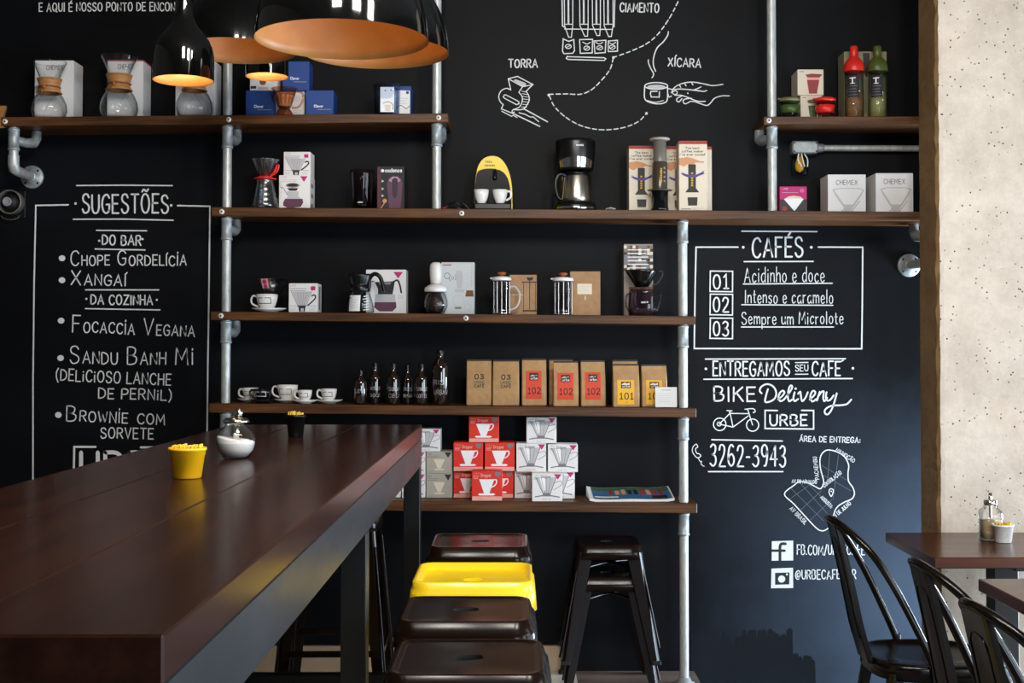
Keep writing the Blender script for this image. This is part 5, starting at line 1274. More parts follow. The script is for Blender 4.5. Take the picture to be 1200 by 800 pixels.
m = MB(); m.lathe([(.0265, z(294)), (.0268, z(84)), (.0005, z(84))], mat('grey_plunger_plastic', '#77716a', .3, trans=.15), 36); m.lathe([(.0005, z(83.5)), (.04, z(80)), (.042, z(70)), (.04, z(60)), (.0005, z(62))], mat('cream_grey_plastic', '#a39c8f', .4), 36); m.build('plunger', r)

# --- short top right shelf
def keepcup(px, label, mt, lid, Y=5.212):
    r = place('reusable_cup', 'S6', px, Y, label, 'cup', 'reusable glass cups with silicone bands')
    m = MB(); m.shell([(.026, 0), (.029, .003), (.04, .066)], .0025, GLASS, 36); m.build('glass_body', r)
    m = MB(); m.lathe([(.0335, .018), (.0355, .018), (.0405, .05), (.0385, .05)], mt, 36); m.f.pop(-1); m.mi.pop(-1); m.sm.pop(-1); m.f.pop(-1); m.mi.pop(-1); m.sm.pop(-1); m.build('band', r)
    m = MB(); m.lathe([(.0005, .0665), (.0435, .0665), (.0445, .07), (.0435, .076), (.034, .082), (.03, .081), (.03, .078), (.0005, .078)], lid, 36); m.box(-.052, -.03, -.014, .014, .074, .08, lid, .002); m.build('lid', r)
    return r
keepcup(926.5, 'small reusable cup with a dark green band, beside the pipe post', GREENS, mat('olive_lid', '#6d6a4a', .4))
keepcup(968, 'small reusable cup with a red band and red lid', REDS, REDS)
def pr_keep(mt):
    def p(S, w, h):
        f = N(S, w, h); S.fill(f('.36,.6 .84,.6 .74,.06 .44,.06'), mt); S.fill(f('.38,.68 .82,.68 .84,.61 .36,.61'), CARDPK if mt is REDM else CARDBE); S.fill(f('.3,.8 .52,.84 .92,.82 .94,.78 .84,.69 .38,.69 .34,.74'), mt); S.stroke(f('.1,.92 .24,.92'), .003, INKG)
    return p
z1 = carton('S6', 938, 963, 112, 5.27, .1, CARDBE, 'cream cup carton with a green picture behind the two reusable cups', pr_keep(GREENS), 'cup_carton', 'box')
carton('S6', 934.5, 965, 81.5, 5.265, .12, CARDBE, 'cream cup carton with a red cup picture, on top of the other', pr_keep(REDM), 'cup_carton', 'box', z0=z1)
def tea_bottle(px, label, mt, tea):
    Y = 5.225; r = place('filter_bottle', 'S6', px, Y, label, 'bottle', 'tall filter bottles with silicone tops')
    zb = r.location.z; z = lambda py: HZ(40 + py / 7.5, Y, px) - zb
    m = MB(); m.shell([(.036, 0), (.0385, .004), (.0385, z(330))], .0025, GLASS, 40); m.build('glass_body', r)
    m = MB(); m.lathe([(.0005, .004), (.0345, .004), (.0345, z(520)), (.0005, z(520))], tea, 32); m.lathe([(.012, z(519)), (.012, z(360)), (.0005, z(360))], CHROME, 16); m.build('tea_and_filter', r)
    m = MB(); m.lathe([(.041, z(332)), (.042, z(322)), (.0415, z(290)), (.037, z(255)), (.028, z(226)), (.0175, z(206)), (.0165, z(200)), (.0165, z(190))], mt, 40); m.build('silicone_top', r)
    m = MB(); m.lathe([(.017, z(189)), (.0175, z(185)), (.0165, z(115)), (.014, z(107)), (.0005, z(106))], mt, 28); m.build('stopper', r)
    m = MB(); S = cyl_face(m, lambda v: .0388, a0=-PI / 2 - .35)
    zl0, zl1 = z(565), z(380); n = 8
    for i in range(n): a, b = -.024 + .048 * i / n, -.024 + .048 * (i + 1) / n; S.rect(a, zl0, b, zl1, INK)
    S.stroke([(-.014, z(400)), (.008, z(400))], .004, INKW); S.stroke([(-.003, z(400)), (-.003, z(445))], .005, INKW); S.stroke([(-.012, z(447)), (.006, z(447))], .0025, INKW); lines(S, -.02, .02, z(470), 5, .012, INKG, .0016); m.build('label', r)
    return r
TEA = mat('tea_leaves', '#8f6a44', .6, var='#6a4a30', scale=(40, 40, 40)); TEAG = mat('green_tea', '#8f8f5c', .5, var='#7a7748', scale=(20, 20, 20))
tea_bottle(1002.5, 'clear bottle with a red silicone top and a black label', REDS, TEA); tea_bottle(1030, 'clear bottle with an olive green silicone top and a black label', mat('olive_silicone', '#4a5320', .4), TEAG)
def pr_bottle(S, w, h):
    f = N(S, w, h); S.fill(f('.44,.98 .6,.98 .6,.72 .52,.62 .46,.7'), CHARC); S.fill(f('.4,.6 .6,.6 .58,.1 .42,.1'), mat('shade_olive', '#777055', .7))
carton('S6', 989, 1039, 60.5, 5.275, .1, OLIVE, 'olive bottle carton behind the red and green bottles', pr_bottle, 'bottle_carton', 'box')

# --- right end of the long shelf
def pr_filters(S, w, h):
    f = N(S, w, h); S.rect(.001, .001, w - .001, .5 * h, mat('dark_photo_ink', '#2c1b1e', .5)); S.text('V60', .1 * w, .88 * h, .06 * h, INKW, .3 * w); lines(S, .1 * w, .7 * w, .76 * h, 1, .1, INKL, .0016)
    S.disc(.82 * w, .84 * h, .08 * w, mat('pink_ink', '#d35a9c', .5)); S.fill(f('.16,.5 .3,.6 .5,.64 .76,.6 .88,.5 .54,.03'), CARDBE); S.fill(f('.16,.5 .3,.53 .76,.53 .88,.5 .54,.03'), INKW); S.disc(.18 * w, .12 * h, .09 * w, REDM)
carton('S2', 913.5, 945.5, 218.5, 5.22, .09, MAGENTA, 'magenta filter paper carton beside the pipe post', pr_filters, 'filter_carton', 'box')
def pr_chemf(S, w, h):
    f = N(S, w, h); S.text('CHEMEX', .22 * w, .73 * h, .12 * h, INK, .78 * w, w=.0018); S.fill(f('.12,.6 .2,.44 .44,.08 .4,.02 .68,.02 .64,.08 .88,.44 .96,.6 .8,.64 .3,.64'), INKL); S.fill(f('.16,.58 .3,.62 .8,.62 .92,.58 .66,.2 .42,.2'), CARDW)
    S.stroke(f('.44,.1 .36,.02'), .002, INKG); S.stroke(f('.84,.3 .66,.06'), .002, INKG)
GC = 'white filter cartons at the right end of the long shelf'
carton('S2', 970, 1014.5, 204.5, 5.21, .13, CARDW, 'white filter carton next to the magenta one', pr_chemf, 'filter_carton', 'box', GC)
carton('S2', 1026, 1070, 203, 5.21, .15, CARDW, 'white filter carton at the shelf end beside the concrete pillar', pr_chemf, 'filter_carton', 'box', GC)
# --- third shelf
def saucer(X, Y, z, R, mt, label, group=None):
    m = MB(); m.lathe([(.0005, 0), (R * .5, 0), (R * .52, .003), (R * .8, .007), (R, .0135), (R, .0155), (R * .78, .0095), (R * .45, .0065), (R * .4, .0055), (.0005, .0055)], mt, 40)
    return tag(m.build('saucer', None, (X, Y, z)), label, 'saucer', group)
Y = 5.225; z0 = top_of('S3', 315, Y); X = HX(315.5, Y, 360)
saucer(X, Y, z0, .071, WHITE, 'white saucer under the cup that carries a clear dripper')
cup('coffee_cup', HX(313, Y, 350), Y, z0 + .0065, .0445, .066, WHITE, 'white cup on a saucer with a clear dripper set in its mouth', None, -1, INK)
r = thing('coffee_dripper', (HX(316, Y, 340), Y, z0 + .0735), 'clear fluted dripper with a pink sticker sitting on a white cup', 'dripper')
m = MB(); m.shell([(.02, .001), (.026, .006), (.05, .062)], .0025, RIBBED, 60, flute=.02, nf=15, base=False); m.build('cone', r)
m = MB(); m.lathe([(.026, .0005), (.042, .0005), (.043, .004), (.026, .0045)], GLASSSM, 36); m.build('foot', r)
m = MB(); m.tube([(.046, 0, .058), (.066, -.004, .056), (.07, -.004, .04), (.05, 0, .018), (.038, 0, .004)], .004, GLASSSM, 8, 5); m.build('handle', r)
m = MB(); S = cyl_face(m, lambda v: .0265 + .43 * (v - .006) + .0015, a0=-PI / 2 - .28); S.rect(-.014, .022, .014, .06, CARDPK); S.disc(0, .048, .009, MAGENTA); S.disc(.001, .03, .008, MAGENTA); m.build('pink_sticker', r)
carton('S3', 338.5, 372.3, 332, 5.2, .1, CARDW, 'white dripper carton with a black curled handle picture, next to the cup', pr_handle, 'dripper_carton', 'box', side=lambda S, w, h: S.rect(.3 * w, .1 * h, .7 * w, .9 * h, INKG))
carton('S3', 429, 476, 316, 5.285, .09, CARDW, 'white carton printed with a black-lidded pot behind the glass pot', pr_kettle, 'pot_carton', 'box')
r = place('glass_pot', 'S3', 422.5, 5.215, 'glass coffee pot with a black collar lid and handle and a white label', 'coffee pot')
m = MB(); m.shell([(.05, 0), (.057, .004), (.052, .04), (.038, .085), (.034, .1), (.038, .108)], .0024, GLASS, 40); m.build('glass_body', r)
m = MB(); m.lathe([(.0385, .086), (.041, .09), (.041, .11), (.038, .112), (.04, .118), (.05, .15), (.05, .156), (.046, .158), (.0005, .156)], BLACKP, 36); m.tube([(-.042, 0, .148), (-.058, 0, .156), (-.064, 0, .15)], .005, BLACKP, 8); m.build('collar_lid', r)
m = MB(); m.tube([(.036, -.01, .1), (.04, -.015, .14), (.06, -.02, .158), (.082, -.022, .145), (.094, -.022, .11), (.1, -.022, .085)], .0085, BLACKP, 12, 5); m.build('handle', r)
m = MB(); S = cyl_face(m, lambda v: .058 - .2 * max(v - .004, 0) ** 1.0 * .6, a0=-PI / 2 - .3); n = 8
for i in range(n): a, b = -.028 + .05 * i / n, -.028 + .05 * (i + 1) / n; S.rect(a, .006, b, .07, INKW)
lines(S, -.02, .012, .05, 4, .01, INKL, .0014); S.rect(-.026, .056, -.02, .064, INKG); m.build('paper_label', r)
m = MB(); S = cyl_face(m, lambda v: .058 - .2 * max(v - .004, 0) * .6, a0=-PI / 2 + .55)
for i in range(6): S.stroke([(-.012 + (i % 2) * .004, .01 + i * .011), (.012, .014 + i * .011)], .003, INKW)
m.build('scale_marks', r)
def pr_qor(S, w, h):
    f = N(S, w, h); S.stroke(f('.06,.95 .3,.95'), .004, REDM); S.ring(.18 * w, .74 * h, .085 * w, .0028, INKG, 22); S.stroke(f('.24,.7 .28,.64'), .0028, INKG); S.text('o1', .32 * w, .67 * h, .09 * h, INKG, .46 * w, w=.002)
    S.fill(f('.44,.84 .62,.84 .66,.72 .62,.5 .48,.5 .46,.6'), INKL); S.fill(f('.4,.48 .7,.48 .68,.42 .42,.42'), INKL); S.ring(.52 * w, .26 * h, .17 * w, .002, INKL, 22); S.ring(.8 * w, .14 * h, .1 * w, .002, INKL, 18)
    S.fill(f('.76,.46 .96,.46 .98,.34 .72,.34'), LEATHER); S.fill(f('.4,.14 .62,.14 .6,.1 .42,.1'), TEAG)
    for i in range(8): S.disc(.92 * w, (.9 - i * .05) * h, .012 * w, INKG, 6)
carton('S3', 517, 556, 307.3, 5.272, .09, mat('cool_white_card', '#c9cdce', .6), 'pale carton printed with a grey brewer behind the white-handled brewer', pr_qor, 'brewer_carton', 'box')
r = place('whisk_brewer', 'S3', 511, 5.215, 'round glass pot with a white tall handle and black coffee inside', 'brewer')
m = MB(); m.shell([(.03, 0), (.036, .003), (.047, .026), (.0485, .048), (.042, .074), (.03, .09)], .0024, GLASS, 40); m.tube([(-.042, -.0, .078), (-.052, -.0, .094)], .004, GLASS, 8); m.build('glass_bowl', r)
m = MB(); m.lathe([(.0005, .004), (.026, .005), (.036, .03), (.03, .056), (.02, .08), (.0005, .082)], BEANS, 28); m.build('coffee', r)
m = MB(); m.lathe([(.032, .0905), (.046, .088), (.048, .094), (.046, .105), (.034, .114), (.024, .12), (.0005, .12)], WHITE, 36); m.build('lid', r)
m = MB(); m.lathe([(.0005, .1205), (.022, .122), (.0255, .15), (.0265, .18), (.024, .2), (.015, .209), (.0005, .21)], WHITE, 32); m.build('handle', r)
def press(px, label, z_knob, handle=True, R=.034):
    Y = 5.215; r = place('coffee_press', 'S3', px, Y, label, 'coffee press', 'glass coffee presses')
    m = MB(); m.shell([(R - .002, .002), (R, .006), (R, .128), (R + .004, .136)], .0022, GLASS, 40); m.build('glass_body', r)
    m = MB()
    for i in range(5): a = -PI / 2 + (i - 2) * .55; m.tube([((R + .0015) * math.cos(a), (R + .0015) * math.sin(a), .001), ((R + .0015) * math.cos(a), (R + .0015) * math.sin(a), .132)], .0022, CHROME, 8)
    m.lathe([(R + .0005, .0), (R + .003, .0), (R + .003, .008), (R + .0005, .008)], CHROME, 36); m.build('steel_cage', r)
    m = MB(); m.lathe([(.0005, .139), (R - .001, .137), (R + .006, .137), (R + .0065, .146), (R, .152), (.014, .155), (.0005, .155)], WHITE, 40); m.box(-R - .014, -R + .004, -.008, .008, .143, .15, WHITE, .002); m.build('lid', r)
    m = MB(); m.lathe([(.004, .1555), (.006, .158), (.017, .163), (.0185, .168), (.014, .172), (.0005, .173)], WOODD, 28); m.build('wooden_knob', r)
    m = MB(); m.lathe([(.0025, .02), (.0025, .136)], CHROME, 8); m.lathe([(.0005, .012), (R - .004, .012), (R - .004, .02), (.0005, .02)], CHROME, 32); m.build('plunger', r)
    if handle:
        m = MB(); m.tube([(R, -.006, .11), (R + .018, -.008, .112), (R + .036, -.008, .09), (R + .038, -.008, .06), (R + .026, -.008, .03), (R, -.006, .018)], .0045, mat('clear_white_plastic', '#dcdcda', .2, trans=.3), 10, 5); m.build('handle', r)
    return r
press(588, 'glass coffee press with a curved clear handle before the printed kraft carton', 1)
press(660, 'glass coffee press without a visible handle before the plain kraft carton', 1, False, .037)
def pr_press(S, w, h):
    f = N(S, w, h); S.fill(f('.62,.94 .88,.94 .82,.86 .68,.86'), INK); S.stroke(f('.46,.82 .98,.82'), .004, INK); S.stroke(f('.74,.86 .74,.14'), .003, INK); S.stroke(f('.52,.8 .52,.08'), .0022, INK); S.stroke(f('.95,.8 .95,.08'), .0022, INK); S.stroke(f('.5,.1 .98,.1'), .006, INK); S.stroke(f('.1,.6 .44,.62'), .0015, INKG); S.stroke(f('.1,.5 .5,.5'), .0015, INKW)
carton('S3', 597, 629, 322, 5.255, .09, KRAFT, 'kraft carton with a black press drawing', pr_press, 'press_carton', 'box')
def pr_kraft(S, w, h):
    S.rect(.24 * w, .48 * h, .72 * w, .72 * h, CARDBE); lines(S, .28 * w, .68 * w, .66 * h, 3, .05 * h, INKL, .0014); S.stroke([(.5 * w, .44 * h), (.5 * w, .36 * h)], .004, CARDBE)
carton('S3', 668, 703.5, 318, 5.255, .09, KRAFT, 'plain kraft carton with a small pale label', pr_kraft, 'press_carton', 'box')
def pr_photo(S, w, h):
    r = random.Random(5)
    for i in range(9):
        for j in range(10): S.rect(w * j / 10 + .0005, h * (.58 + .045 * i), w * (j + 1) / 10, h * (.62 + .045 * i), r.choice([LEATHER, INKG, CHARC, CARDBE, INKG]))
    for i in range(7): S.text(['MORE THAN', 'COFFEE AND', 'THE CRAFT OF', 'SLOW BREWING', 'BY HAND WITH', 'FILTER PAPER', 'AND TIME'][i], .14 * w, (.9 - i * .048) * h, .026 * h, INKW, .84 * w, w=.0018) if False else S.stroke([(.14 * w, (.92 - i * .05) * h), ((.84 - .08 * (i % 2)) * w, (.92 - i * .05) * h)], .0036, INKW)
carton('S3', 731, 765, 286, 5.30, .07, mat('grey_taupe_card', '#9a8f84', .7), 'tall taupe carton with a photo top behind the black dripper', pr_photo, 'dripper_carton', 'box')
r = place('dripper_stand', 'S3', 752, 5.225, 'black cone dripper on a clear plastic square server', 'dripper')
m = MB(); m.shell([(.05, 0), (.053, .004), (.055, .04), (.052, .095), (.05, .108)], .003, GLASSSM, 40, sq=5); m.build('server', r)
m = MB(); m.tube([(.05, -.02, .09), (.07, -.02, .095), (.074, -.02, .07), (.06, -.02, .025), (.05, -.02, .02)], .005, GLASSSM, 8, 5); m.tube([(-.05, -.02, .09), (-.064, -.02, .08), (-.066, -.02, .04), (-.05, -.02, .012)], .004, GLASSSM, 8, 5); m.build('handle', r)
m = MB(); S = box_face(m, -.02, .05, -.0575); S.text('HARIO', .012, 0, .006, INKW, .03, w=.001); S.fill([(.034, .006), (.04, .006), (.037, 0)], INKW); m.build('logo_lettering', r)
m = MB(); m.lathe([(.0005, .109), (.054, .109), (.054, .116), (.03, .117)], GLASSBR, 36); m.build('rim', r)
m = MB(); m.shell([(.026, .1175), (.032, .124), (.064, .178), (.067, .186)], .003, mat('gloss_black_plastic', '#0a0a0b', .15, coat=.3), 40); m.build('cone', r)
m = MB(); m.tube([(.06, -.01, .18), (.08, -.012, .18), (.082, -.012, .165), (.06, -.01, .13), (.04, -.008, .122)], .0045, BLACKP, 8, 5); m.build('cone_handle', r)

# --- fourth shelf: cups
Y = 5.235
def cup_set(px, yb, R, h, mt, lab, lab2, Y, logo, sR, shang=PI):
    z0 = top_of('S4', px, Y); X = HX(px, Y, 460)
    if sR: saucer(X, Y, z0, sR, mt, lab2, 'saucers of the coffee cups')
    cup('coffee_cup', X, Y, z0 + (.0065 if sR else 0), R, h, mt, lab, 'coffee cups on the fourth shelf', -1, logo, shang)
cup_set(293.5, 0, .033, .052, WHITE, 'white cup half behind the black cup at the left end', 'white saucer under the leftmost cup', 5.285, INKG, .052)
BLKC = mat('black_porcelain', '#0c0c0e', .2, coat=.3)
cup_set(308, 0, .036, .052, BLKC, 'black cup with a white mark in front of the leftmost white cup', 'black saucer under the black cup', 5.215, INKL, .05)
cup_set(337, 0, .043, .066, WHITE, 'largest white cup, in the middle of the cups', 'white saucer under the largest cup', 5.285, INKG, .058)
cup_set(357.5, 0, .029, .048, WHITE, 'small white cup in front of the largest cup', 'white saucer under the small front cup', 5.215, INKG, .051)
cup_set(385.5, 0, .033, .053, WHITE, 'white cup at the right end of the cups', 'white saucer under the rightmost cup', 5.25, INKG, .057)
# bottles
def bottle(px, yt, Y, R, label, words):
    z0 = top_of('S4', px, Y); h = HZ(yt, Y, px) - z0; k = R / .03
    r = thing('dark_bottle', (HX(px, Y, 450), Y, z0), label, 'bottle', 'dark glass bottles with white writing')
    sh = h * .6 if h < .2 else h * .66
    m = MB(); m.lathe([(.0005, 0), (R * .92, 0), (R, .004), (R, sh), (R * .92, sh + .012 * k), (R * .6, sh + .026 * k), (R * .4, sh + .036 * k), (R * .38, h - .02)], GLASSBLK, 36); m.build('glass_body', r)
    m = MB(); m.lathe([(R * .45, h - .0195), (R * .46, h - .004), (R * .4, h), (.0005, h)], BLACKP, 20); m.build('cap', r)
    m = MB(); S = cyl_face(m, lambda v: R + .0003, a0=-PI / 2 + .1)
    for i, t in enumerate(words): S.text(t, -R * .75, sh * (.56 - .27 * i), R * .5, INKL, R * .8, w=.0011)
    m.build('white_lettering', r)
for a in ((422.5, 433, 5.21, .0265, 'shortest dark bottle at the left end, one word on it', ['LEVE']), (439.5, 424.5, 5.25, .026, 'dark bottle second from the left, set slightly back', ['INTENSO', 'DOCE']), (461, 425, 5.215, .0275, 'dark bottle third from the left with a broad highlight', ['SEM', 'CEU']), (477.5, 427, 5.26, .025, 'dark bottle in the back, fourth from the left', ['TRES', 'IRMAS']), (494, 425.5, 5.215, .0285, 'dark bottle beside the tallest one, with longer words', ['STRONG', 'COFFEE']), (516, 409.5, 5.22, .0365, 'tallest dark bottle at the right end of the row', ['RISC', 'URBAN'])): bottle(*a)
# coffee bags
def bag(xl, xr, yt, Y, label, kind, rz=0.0, dep=.062):
    X0, X1 = P(xl, 450, Y).x, P(xr, 450, Y).x; w = X1 - X0; px = (xl + xr) / 2
    z0 = top_of('S4', px, Y); h = HZ(yt, Y, px) - z0
    pf = [(0, .9, .98), (.02, 1, 1), (.3, 1.06, 1), (.62, .8, .99), (.9, .2, .98), (1.0, .1, .97)]
    r = thing('coffee_bag', ((X0 + X1) / 2, Y + dep / 2, z0), label, 'coffee bag', 'kraft paper coffee bags', rz)
    m = MB(); rings = []
    for v, d, ww in pf:
        a, b = w / 2 * ww, dep / 2 * d; c = .004 * d
        rings.append([(-a + c, -b, v * h), (a - c, -b, v * h), (a, -b + c, v * h), (a, b - c, v * h), (a - c, b, v * h), (-a + c, b, v * h), (-a, b - c, v * h), (-a, -b + c, v * h)])
    m.loft(rings, KRAFTD, False, True, True); m.build('paper_bag', r)
    m = MB(); b = dep / 2 * .1 + .0008; m.box(-w / 2 * .985, w / 2 * .985, -b - .0012, b, h * .972, h + .002, CHARC, .0006); m.build('tin_tie', r)
    def dy(v):
        t = v / h
        for (v0, d0, _), (v1, d1, _) in zip(pf, pf[1:]):
            if t <= v1: return dep / 2 * (d0 + (d1 - d0) * (t - v0) / (v1 - v0))
        return 0
    m = MB(); S = Surf(m, lambda u, v, d: (u, -dy(v) - d - .0004, v), sub=.004)
    def rect(u0, v0, u1, v1, mm):
        vs = sorted(set([v0, v1] + [p[0] * h for p in pf if v0 < p[0] * h < v1]))
        for a, c in zip(vs, vs[1:]): S.d -= S.st; S.rect(u0, a, u1, c, mm)
        S.d += S.st
    if kind == '03':
        S.text('03', -.017, .58 * h, .018, CHARC, .019, w=.0042); S.text('URBE', -.02, .48 * h, .011, CHARC, .022, w=.0016); S.text('CAFÉ', -.019, .395 * h, .011, CHARC, .021, w=.0024)
    else:
        a, b = .145 * h, .745 * h
        if kind == '101': a, b = .06 * h, .64 * h
        rect(-.34 * w, a, .30 * w, b, ORNG if kind == '102' else AMBERB)
        rect(-.2 * w, b - .3 * (b - a) - .004, .17 * w, b - .008, CHARC); y0 = b - .3 * (b - a) - .002
        S.fill([(-.17 * w, y0 + .011), (-.17 * w, y0 + .015), (-.06 * w, y0 + .020), (.02 * w, y0 + .017), (.13 * w, y0 + .020), (.13 * w, y0 + .011)], CARDBE); S.text('urbe', -.14 * w, y0 + .002, .009, INKW, .13 * w, w=.0014)
        S.text(kind, -.25 * w, a + .022, .024, INK, .26 * w, w=.004)
        if kind == '101': S.disc(0, a + .009, .002, INK)
    m.build('printed_label', r)
BA = (546.5, 576, 421.5, 5.205, 'plain kraft bag marked 03, leftmost of the bags', '03'), (577.5, 608.5, 422, 5.195, 'plain kraft bag marked 03, second from the left, turned a little', '03', -.06), (611.5, 640.5, 420.5, 5.215, 'kraft bag with an orange label, left of the three', '102'), (648.5, 678, 423.5, 5.195, 'kraft bag with an orange label, middle of the three and foremost', '102'), (680.5, 709.5, 422.5, 5.225, 'kraft bag with an orange label, right of the three', '102', .05), (718.5, 749.5, 427, 5.19, 'kraft bag with a yellow label, foremost of the yellow ones', '101'), (752, 782, 427.5, 5.23, 'kraft bag with a yellow label, half behind a white card', '101', .04)
for a in BA: bag(*a)
bag(643.5, 672, 421, 5.29, 'kraft bag standing behind the middle orange-labelled bag', '102'); bag(718, 748, 422, 5.27, 'kraft bag standing behind the foremost yellow-labelled bag', '101')
Y = 5.195; r = place('price_card', 'S4', 780, Y, 'white printed card in a clear holder at the right end of the bags', 'card')
w = P(793, 465, Y).x - P(767.5, 465, Y).x; h = HZ(453.5, Y, 780) - r.location.z
m = MB(); m.box(-w / 2, w / 2, -.001, .001, .001, h, PAPER); S = box_face(m, -w / 2, 0, -.001); S.stroke([(.3 * w, .86 * h), (.72 * w, .86 * h)], .002, INKG); lines(S, .14 * w, .86 * w, .68 * h, 5, .1 * h, INKL, .0014, .4, 3); m.build('card', r)
m = MB(); m.box(-w / 2 + .02, w / 2 + .001, .0015, .0035, 0, h + .03, GLASS); m.box(-w / 2 + .02, w / 2 + .001, .0035, .03, 0, .002, GLASS); m.build('clear_holder', r)

# --- lowest shelf: dripper cartons
def cart5(xl, xr, yt, yb, Y, label, pr, mt, z0=None, group=None, dep=.105, rz=0):
    return carton('S5', xl, xr, yt, Y, dep, mt, label, pr, 'dripper_carton', 'box', group, z0, rz)
GR, GW, GT = 'red dripper cartons', 'white dripper cartons with clear cones', 'grey-beige dripper cartons'
zA = cart5(531.5, 564, 551.5, 0, 5.275, 'red carton in the bottom row, left and half hidden', pr_red, CARDR, None, GR)
zB = cart5(568.5, 601.5, 551.5, 0, 5.275, 'red carton in the bottom row, right and mostly hidden', pr_red, CARDR, None, GR)
cart5(553, 588.5, 551.5, 0, 5.18, 'red carton at the front edge of the shelf, below the pyramid', pr_red, CARDR, None, GR, .085)
zC = cart5(531.5, 566, 518.3, 0, 5.255, 'red carton in the middle row, left', pr_red, CARDR, zA, GR)
cart5(568, 603, 518.5, 0, 5.255, 'red carton in the middle row, right', pr_red, CARDR, zB, GR)
cart5(549.5, 584.5, 488, 0, 5.25, 'red carton alone at the top of the red pyramid', pr_red, CARDR, zC + .0006, GR)
zA = cart5(603, 633, 552, 0, 5.285, 'white carton in the bottom row shaded behind the front white one', pr_clear, CARDW, None, GW)
zB = cart5(640, 673.5, 552.5, 0, 5.275, 'white carton in the bottom row, right of the front white one', pr_clear, CARDW, None, GW)
cart5(623.5, 659, 554.5, 0, 5.18, 'white carton at the front edge of the shelf', pr_clear, CARDW, None, GW, .085)
zC = cart5(605, 640, 519.5, 0, 5.255, 'white carton in the middle row, left', pr_clear, CARDW, zA, GW)
cart5(642, 677, 520.5, 0, 5.255, 'white carton in the middle row, right', pr_clear, CARDW, zB, GW)
cart5(617, 652, 489, 0, 5.25, 'white carton alone on top of the white pyramid', pr_clear, CARDW, zC + .0006, GW)
zA = cart5(499.5, 530, 555, 0, 5.265, 'grey-beige carton, lower of two beside the red pyramid', pr_beige, CARDG, None, GT)
zG = cart5(499.5, 530, 529, 0, 5.265, 'grey-beige carton, upper of two beside the red pyramid', pr_beige, CARDG, zA, GT)
zA = cart5(471, 498.5, 555, 0, 5.265, 'white carton just behind the far table leg, bottom row', pr_clear, CARDW, None, GW)
cart5(471, 498.5, 529, 0, 5.265, 'white carton just behind the far table leg, second row', pr_clear, CARDW, zA, GW)
cart5(484, 516, 502.5, 0, 5.26, 'white carton on top beside the corner of the bar table', pr_clear, CARDW, zG + .0006, GW)
zA = cart5(441, 469.5, 555, 0, 5.265, 'white carton seen low under the table edge, farthest left', pr_clear, CARDW, None, GW)
# magazine
Y0, Y1 = 5.19, 5.385; z0 = top_of('S5', 738, 5.3) + .0003
r = thing('magazine', (HX(738, 5.28, 585), 5.28, z0), 'glossy magazine lying flat at the right end of the lowest shelf', 'magazine', None, .03)
m = MB(); W = .172; n = 14
top = lambda u: .006 + .012 * (abs(u) ** 3) + .004 * math.cos(u * 3)
ring = []
vs = []; fs = []
for i in range(n + 1):
    u = -1 + 2 * i / n
    for yy in (-.085, .09): vs += [(u * W, yy, (0 if abs(u) < .9 else .004)), (u * W, yy, top(u) + (yy + .085) * .17)]
for i in range(n):
    a = 4 * i; b = 4 * i + 4
    fs += [(a + 1, b + 1, b + 3, a + 3), (a, a + 2, b + 2, b), (a, b, b + 1, a + 1), (a + 2, a + 3, b + 3, b + 2)]
fs += [(0, 1, 3, 2), (4 * n, 4 * n + 2, 4 * n + 3, 4 * n + 1)]
m.add(vs, fs, PAPER, False); m.build('pages', r)
m = MB(); S = Surf(m, lambda u, v, d: (u * W, v, top(u) + (v + .085) * .17 + d + .0006))
def strip(u0, u1, v0, v1, mm):
    k = max(1, int((u1 - u0) / .14)); S._up()
    for i in range(k): a, b = u0 + (u1 - u0) * i / k, u0 + (u1 - u0) * (i + 1) / k; S.mb.add([S.fn(a, v0, S.d), S.fn(b, v0, S.d), S.fn(b, v1, S.d), S.fn(a, v1, S.d)], [(0, 1, 2, 3)], mm)
strip(-.9, .96, -.08, .085, BLUEP); strip(-.9, .96, .03, .085, GREENP); rr = random.Random(2)
for i in range(9): u = -.5 + .15 * i; strip(u, u + .1, -.02, .035 + rr.uniform(0, .02), rr.choice([REDM, INK, SKIN, CARDCR]))
strip(-.86, -.3, -.06, -.045, INKW); strip(.5, .86, -.07, -.03, INK)
m.build('printed_cover', r)

# ------------------------------------------------------------------ on the tables
def packets(m, R, z, n, mt, seed=1, hgt=.018):
    rd = random.Random(seed)
    for i in range(n):
        x = -R * .8 + 1.6 * R * i / (n - 1); d = math.sqrt(max(R * R * .8 - x * x, 0)); w = d * .9
        t = rd.uniform(-.15, .15); hh = hgt * rd.uniform(.75, 1.1)
        M = Matrix.Translation((x, 0, z)) @ Matrix.Rotation(t, 4, 'Y')
        m.box(-.0016, .0016, -w, w, -.02, hh, mt, .0008, M)
def table_pt(px, py, zt):
    d = EYE - zt; Y = d * F / (py - 405); return HX(px, Y, py), Y, F / Y
x, Yp, s = table_pt(219.5, 559.5, TZ); R = 22 / s
r = thing('packet_cup', (x, Yp, TZ + .0006), 'bright yellow plastic cup of paper packets near the left of the bar table', 'cup')
m = MB(); m.shell([(R * .70, 0), (R * .74, .002), (R * .90, .046), (R * .93, .0465), (R * .95, .056), (R * 1.0, .0565), (R, .062)], .002, YELLOW, 44); m.build('cup_body', r)
m = MB(); packets(m, R * .86, .052, 9, YELP, 3, .016); m.build('paper_packets', r)
x, Yp, s = table_pt(276.5, 536.5, TZ); R = 23.5 / s
r = thing('sugar_jar', (x, Yp, TZ + .0006), 'round glass sugar jar with a chrome pouring tube on the bar table', 'sugar jar'); r.scale = (1, 1, .89)
k = R / .0475
gp = [(.026, 0), (.031, .002), (.0435, .022), (.0475, .042), (.0455, .06), (.037, .077), (.027, .086), (.0255, .092)]
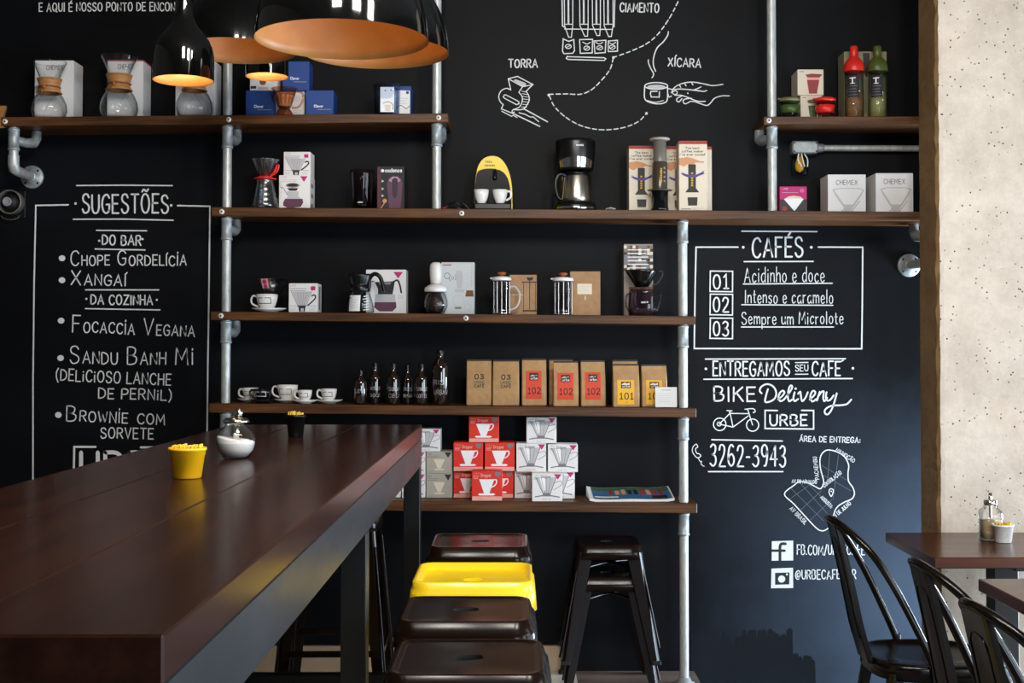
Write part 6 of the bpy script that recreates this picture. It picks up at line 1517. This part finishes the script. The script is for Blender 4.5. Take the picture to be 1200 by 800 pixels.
m = MB(); m.shell([(a * k, b * k) for a, b in gp], .0024, GLASS, 48); m.build('glass_body', r)
m = MB(); sg = [(.0005, .0042), (.026, .0045), (.040, .022), (.0443, .042)]
m.lathe([(a * k, b * k) for a, b in sg], SUGAR, 40); n = 40
top = [(.0443 * k * math.cos(2 * PI * j / n), .0443 * k * math.sin(2 * PI * j / n), .0505 * k - .0085 * math.cos(2 * PI * j / n)) for j in range(n)]
low = [(.0443 * k * math.cos(2 * PI * j / n), .0443 * k * math.sin(2 * PI * j / n), .042 * k) for j in range(n)]
m.f.pop(-1); m.mi.pop(-1); m.sm.pop(-1)
m.loft([low, top], SUGAR, True, False, True); m.build('sugar', r)
m = MB(); m.lathe([(.027 * k, .0925 * k), (.030 * k, .093 * k), (.0305 * k, .1 * k), (.026 * k, .106 * k), (.012 * k, .109 * k), (.0005, .109 * k)], CHROME, 36); m.build('screw_lid', r)
m = MB(); M = Matrix.Rotation(.05, 4, 'Y'); m.shell([(.0095 * k, .109 * k), (.0092 * k, .131 * k)], .0012, CHROME, 20, M=M, base=False); m.shell([(.007 * k, .04 * k), (.007 * k, .1 * k)], .001, CHROME, 16, base=False); m.build('pouring_tube', r)
x, Yp, s = table_pt(346.5, 511.5, TZ); R = 11.6 / s
r = thing('packet_cup', (x, Yp, TZ + .0006), 'black plastic cup of yellow packets far along the bar table', 'cup')
m = MB(); m.shell([(R * .72, 0), (R * .76, .002), (R * .92, .058), (R * 1.0, .0585), (R, .066)], .002, BLACKP, 40); m.build('cup_body', r)
m = MB(); packets(m, R * .86, .056, 7, YELP, 5, .018); m.build('paper_packets', r)
x, Yp, s = table_pt(1161, 630.5, .75)
r = thing('sugar_dispenser', (x, Yp, .7505), 'square glass dispenser of brown sugar with a metal spout by the pillar', 'sugar dispenser')
m = MB(); m.shell([(.033, 0), (.037, .003), (.037, .012), (.035, .015), (.037, .024), (.037, .034), (.035, .037), (.037, .046), (.037, .056), (.035, .059), (.037, .075), (.034, .1), (.022, .112), (.02, .12)], .0025, GLASS, 40, sq=5); m.build('glass_body', r)
m = MB(); m.lathe([(.0005, .0045), (.031, .0045), (.0325, .03), (.032, .066), (.0005, .068)], SUGARB, 32, sq=4); m.build('sugar', r)
m = MB(); m.lathe([(.0225, .1205), (.0235, .122), (.0235, .136), (.02, .139), (.0005, .139)], CHROME, 32); m.build('lid', r)
m = MB(); m.lathe([(.0065, .1392), (.006, .162), (.0005, .163)], CHROME, 14); m.lathe([(.005, .075), (.005, .12)], CHROME, 12); m.build('spout', r)
x, Yp, s = table_pt(1175.5, 634, .75)
r = thing('packet_cup', (x, Yp, .7505), 'white paper cup of yellow packets beside the sugar dispenser', 'cup')
m = MB(); m.shell([(.026, 0), (.028, .002), (.035, .056), (.0375, .0565), (.0375, .062)], .002, WHITE, 40); m.build('cup_body', r)
m = MB(); S = cyl_face(m, lambda v: .028 + .128 * (v - .002) + .0004, a0=-PI / 2 - .15); S.stroke([(-.008, .022), (-.004, .036), (.006, .038), (.008, .024)], .002, INKL, True, True); m.build('logo_mark', r)
m = MB(); packets(m, .03, .05, 7, YELP, 8, .018); m.build('paper_packets', r)
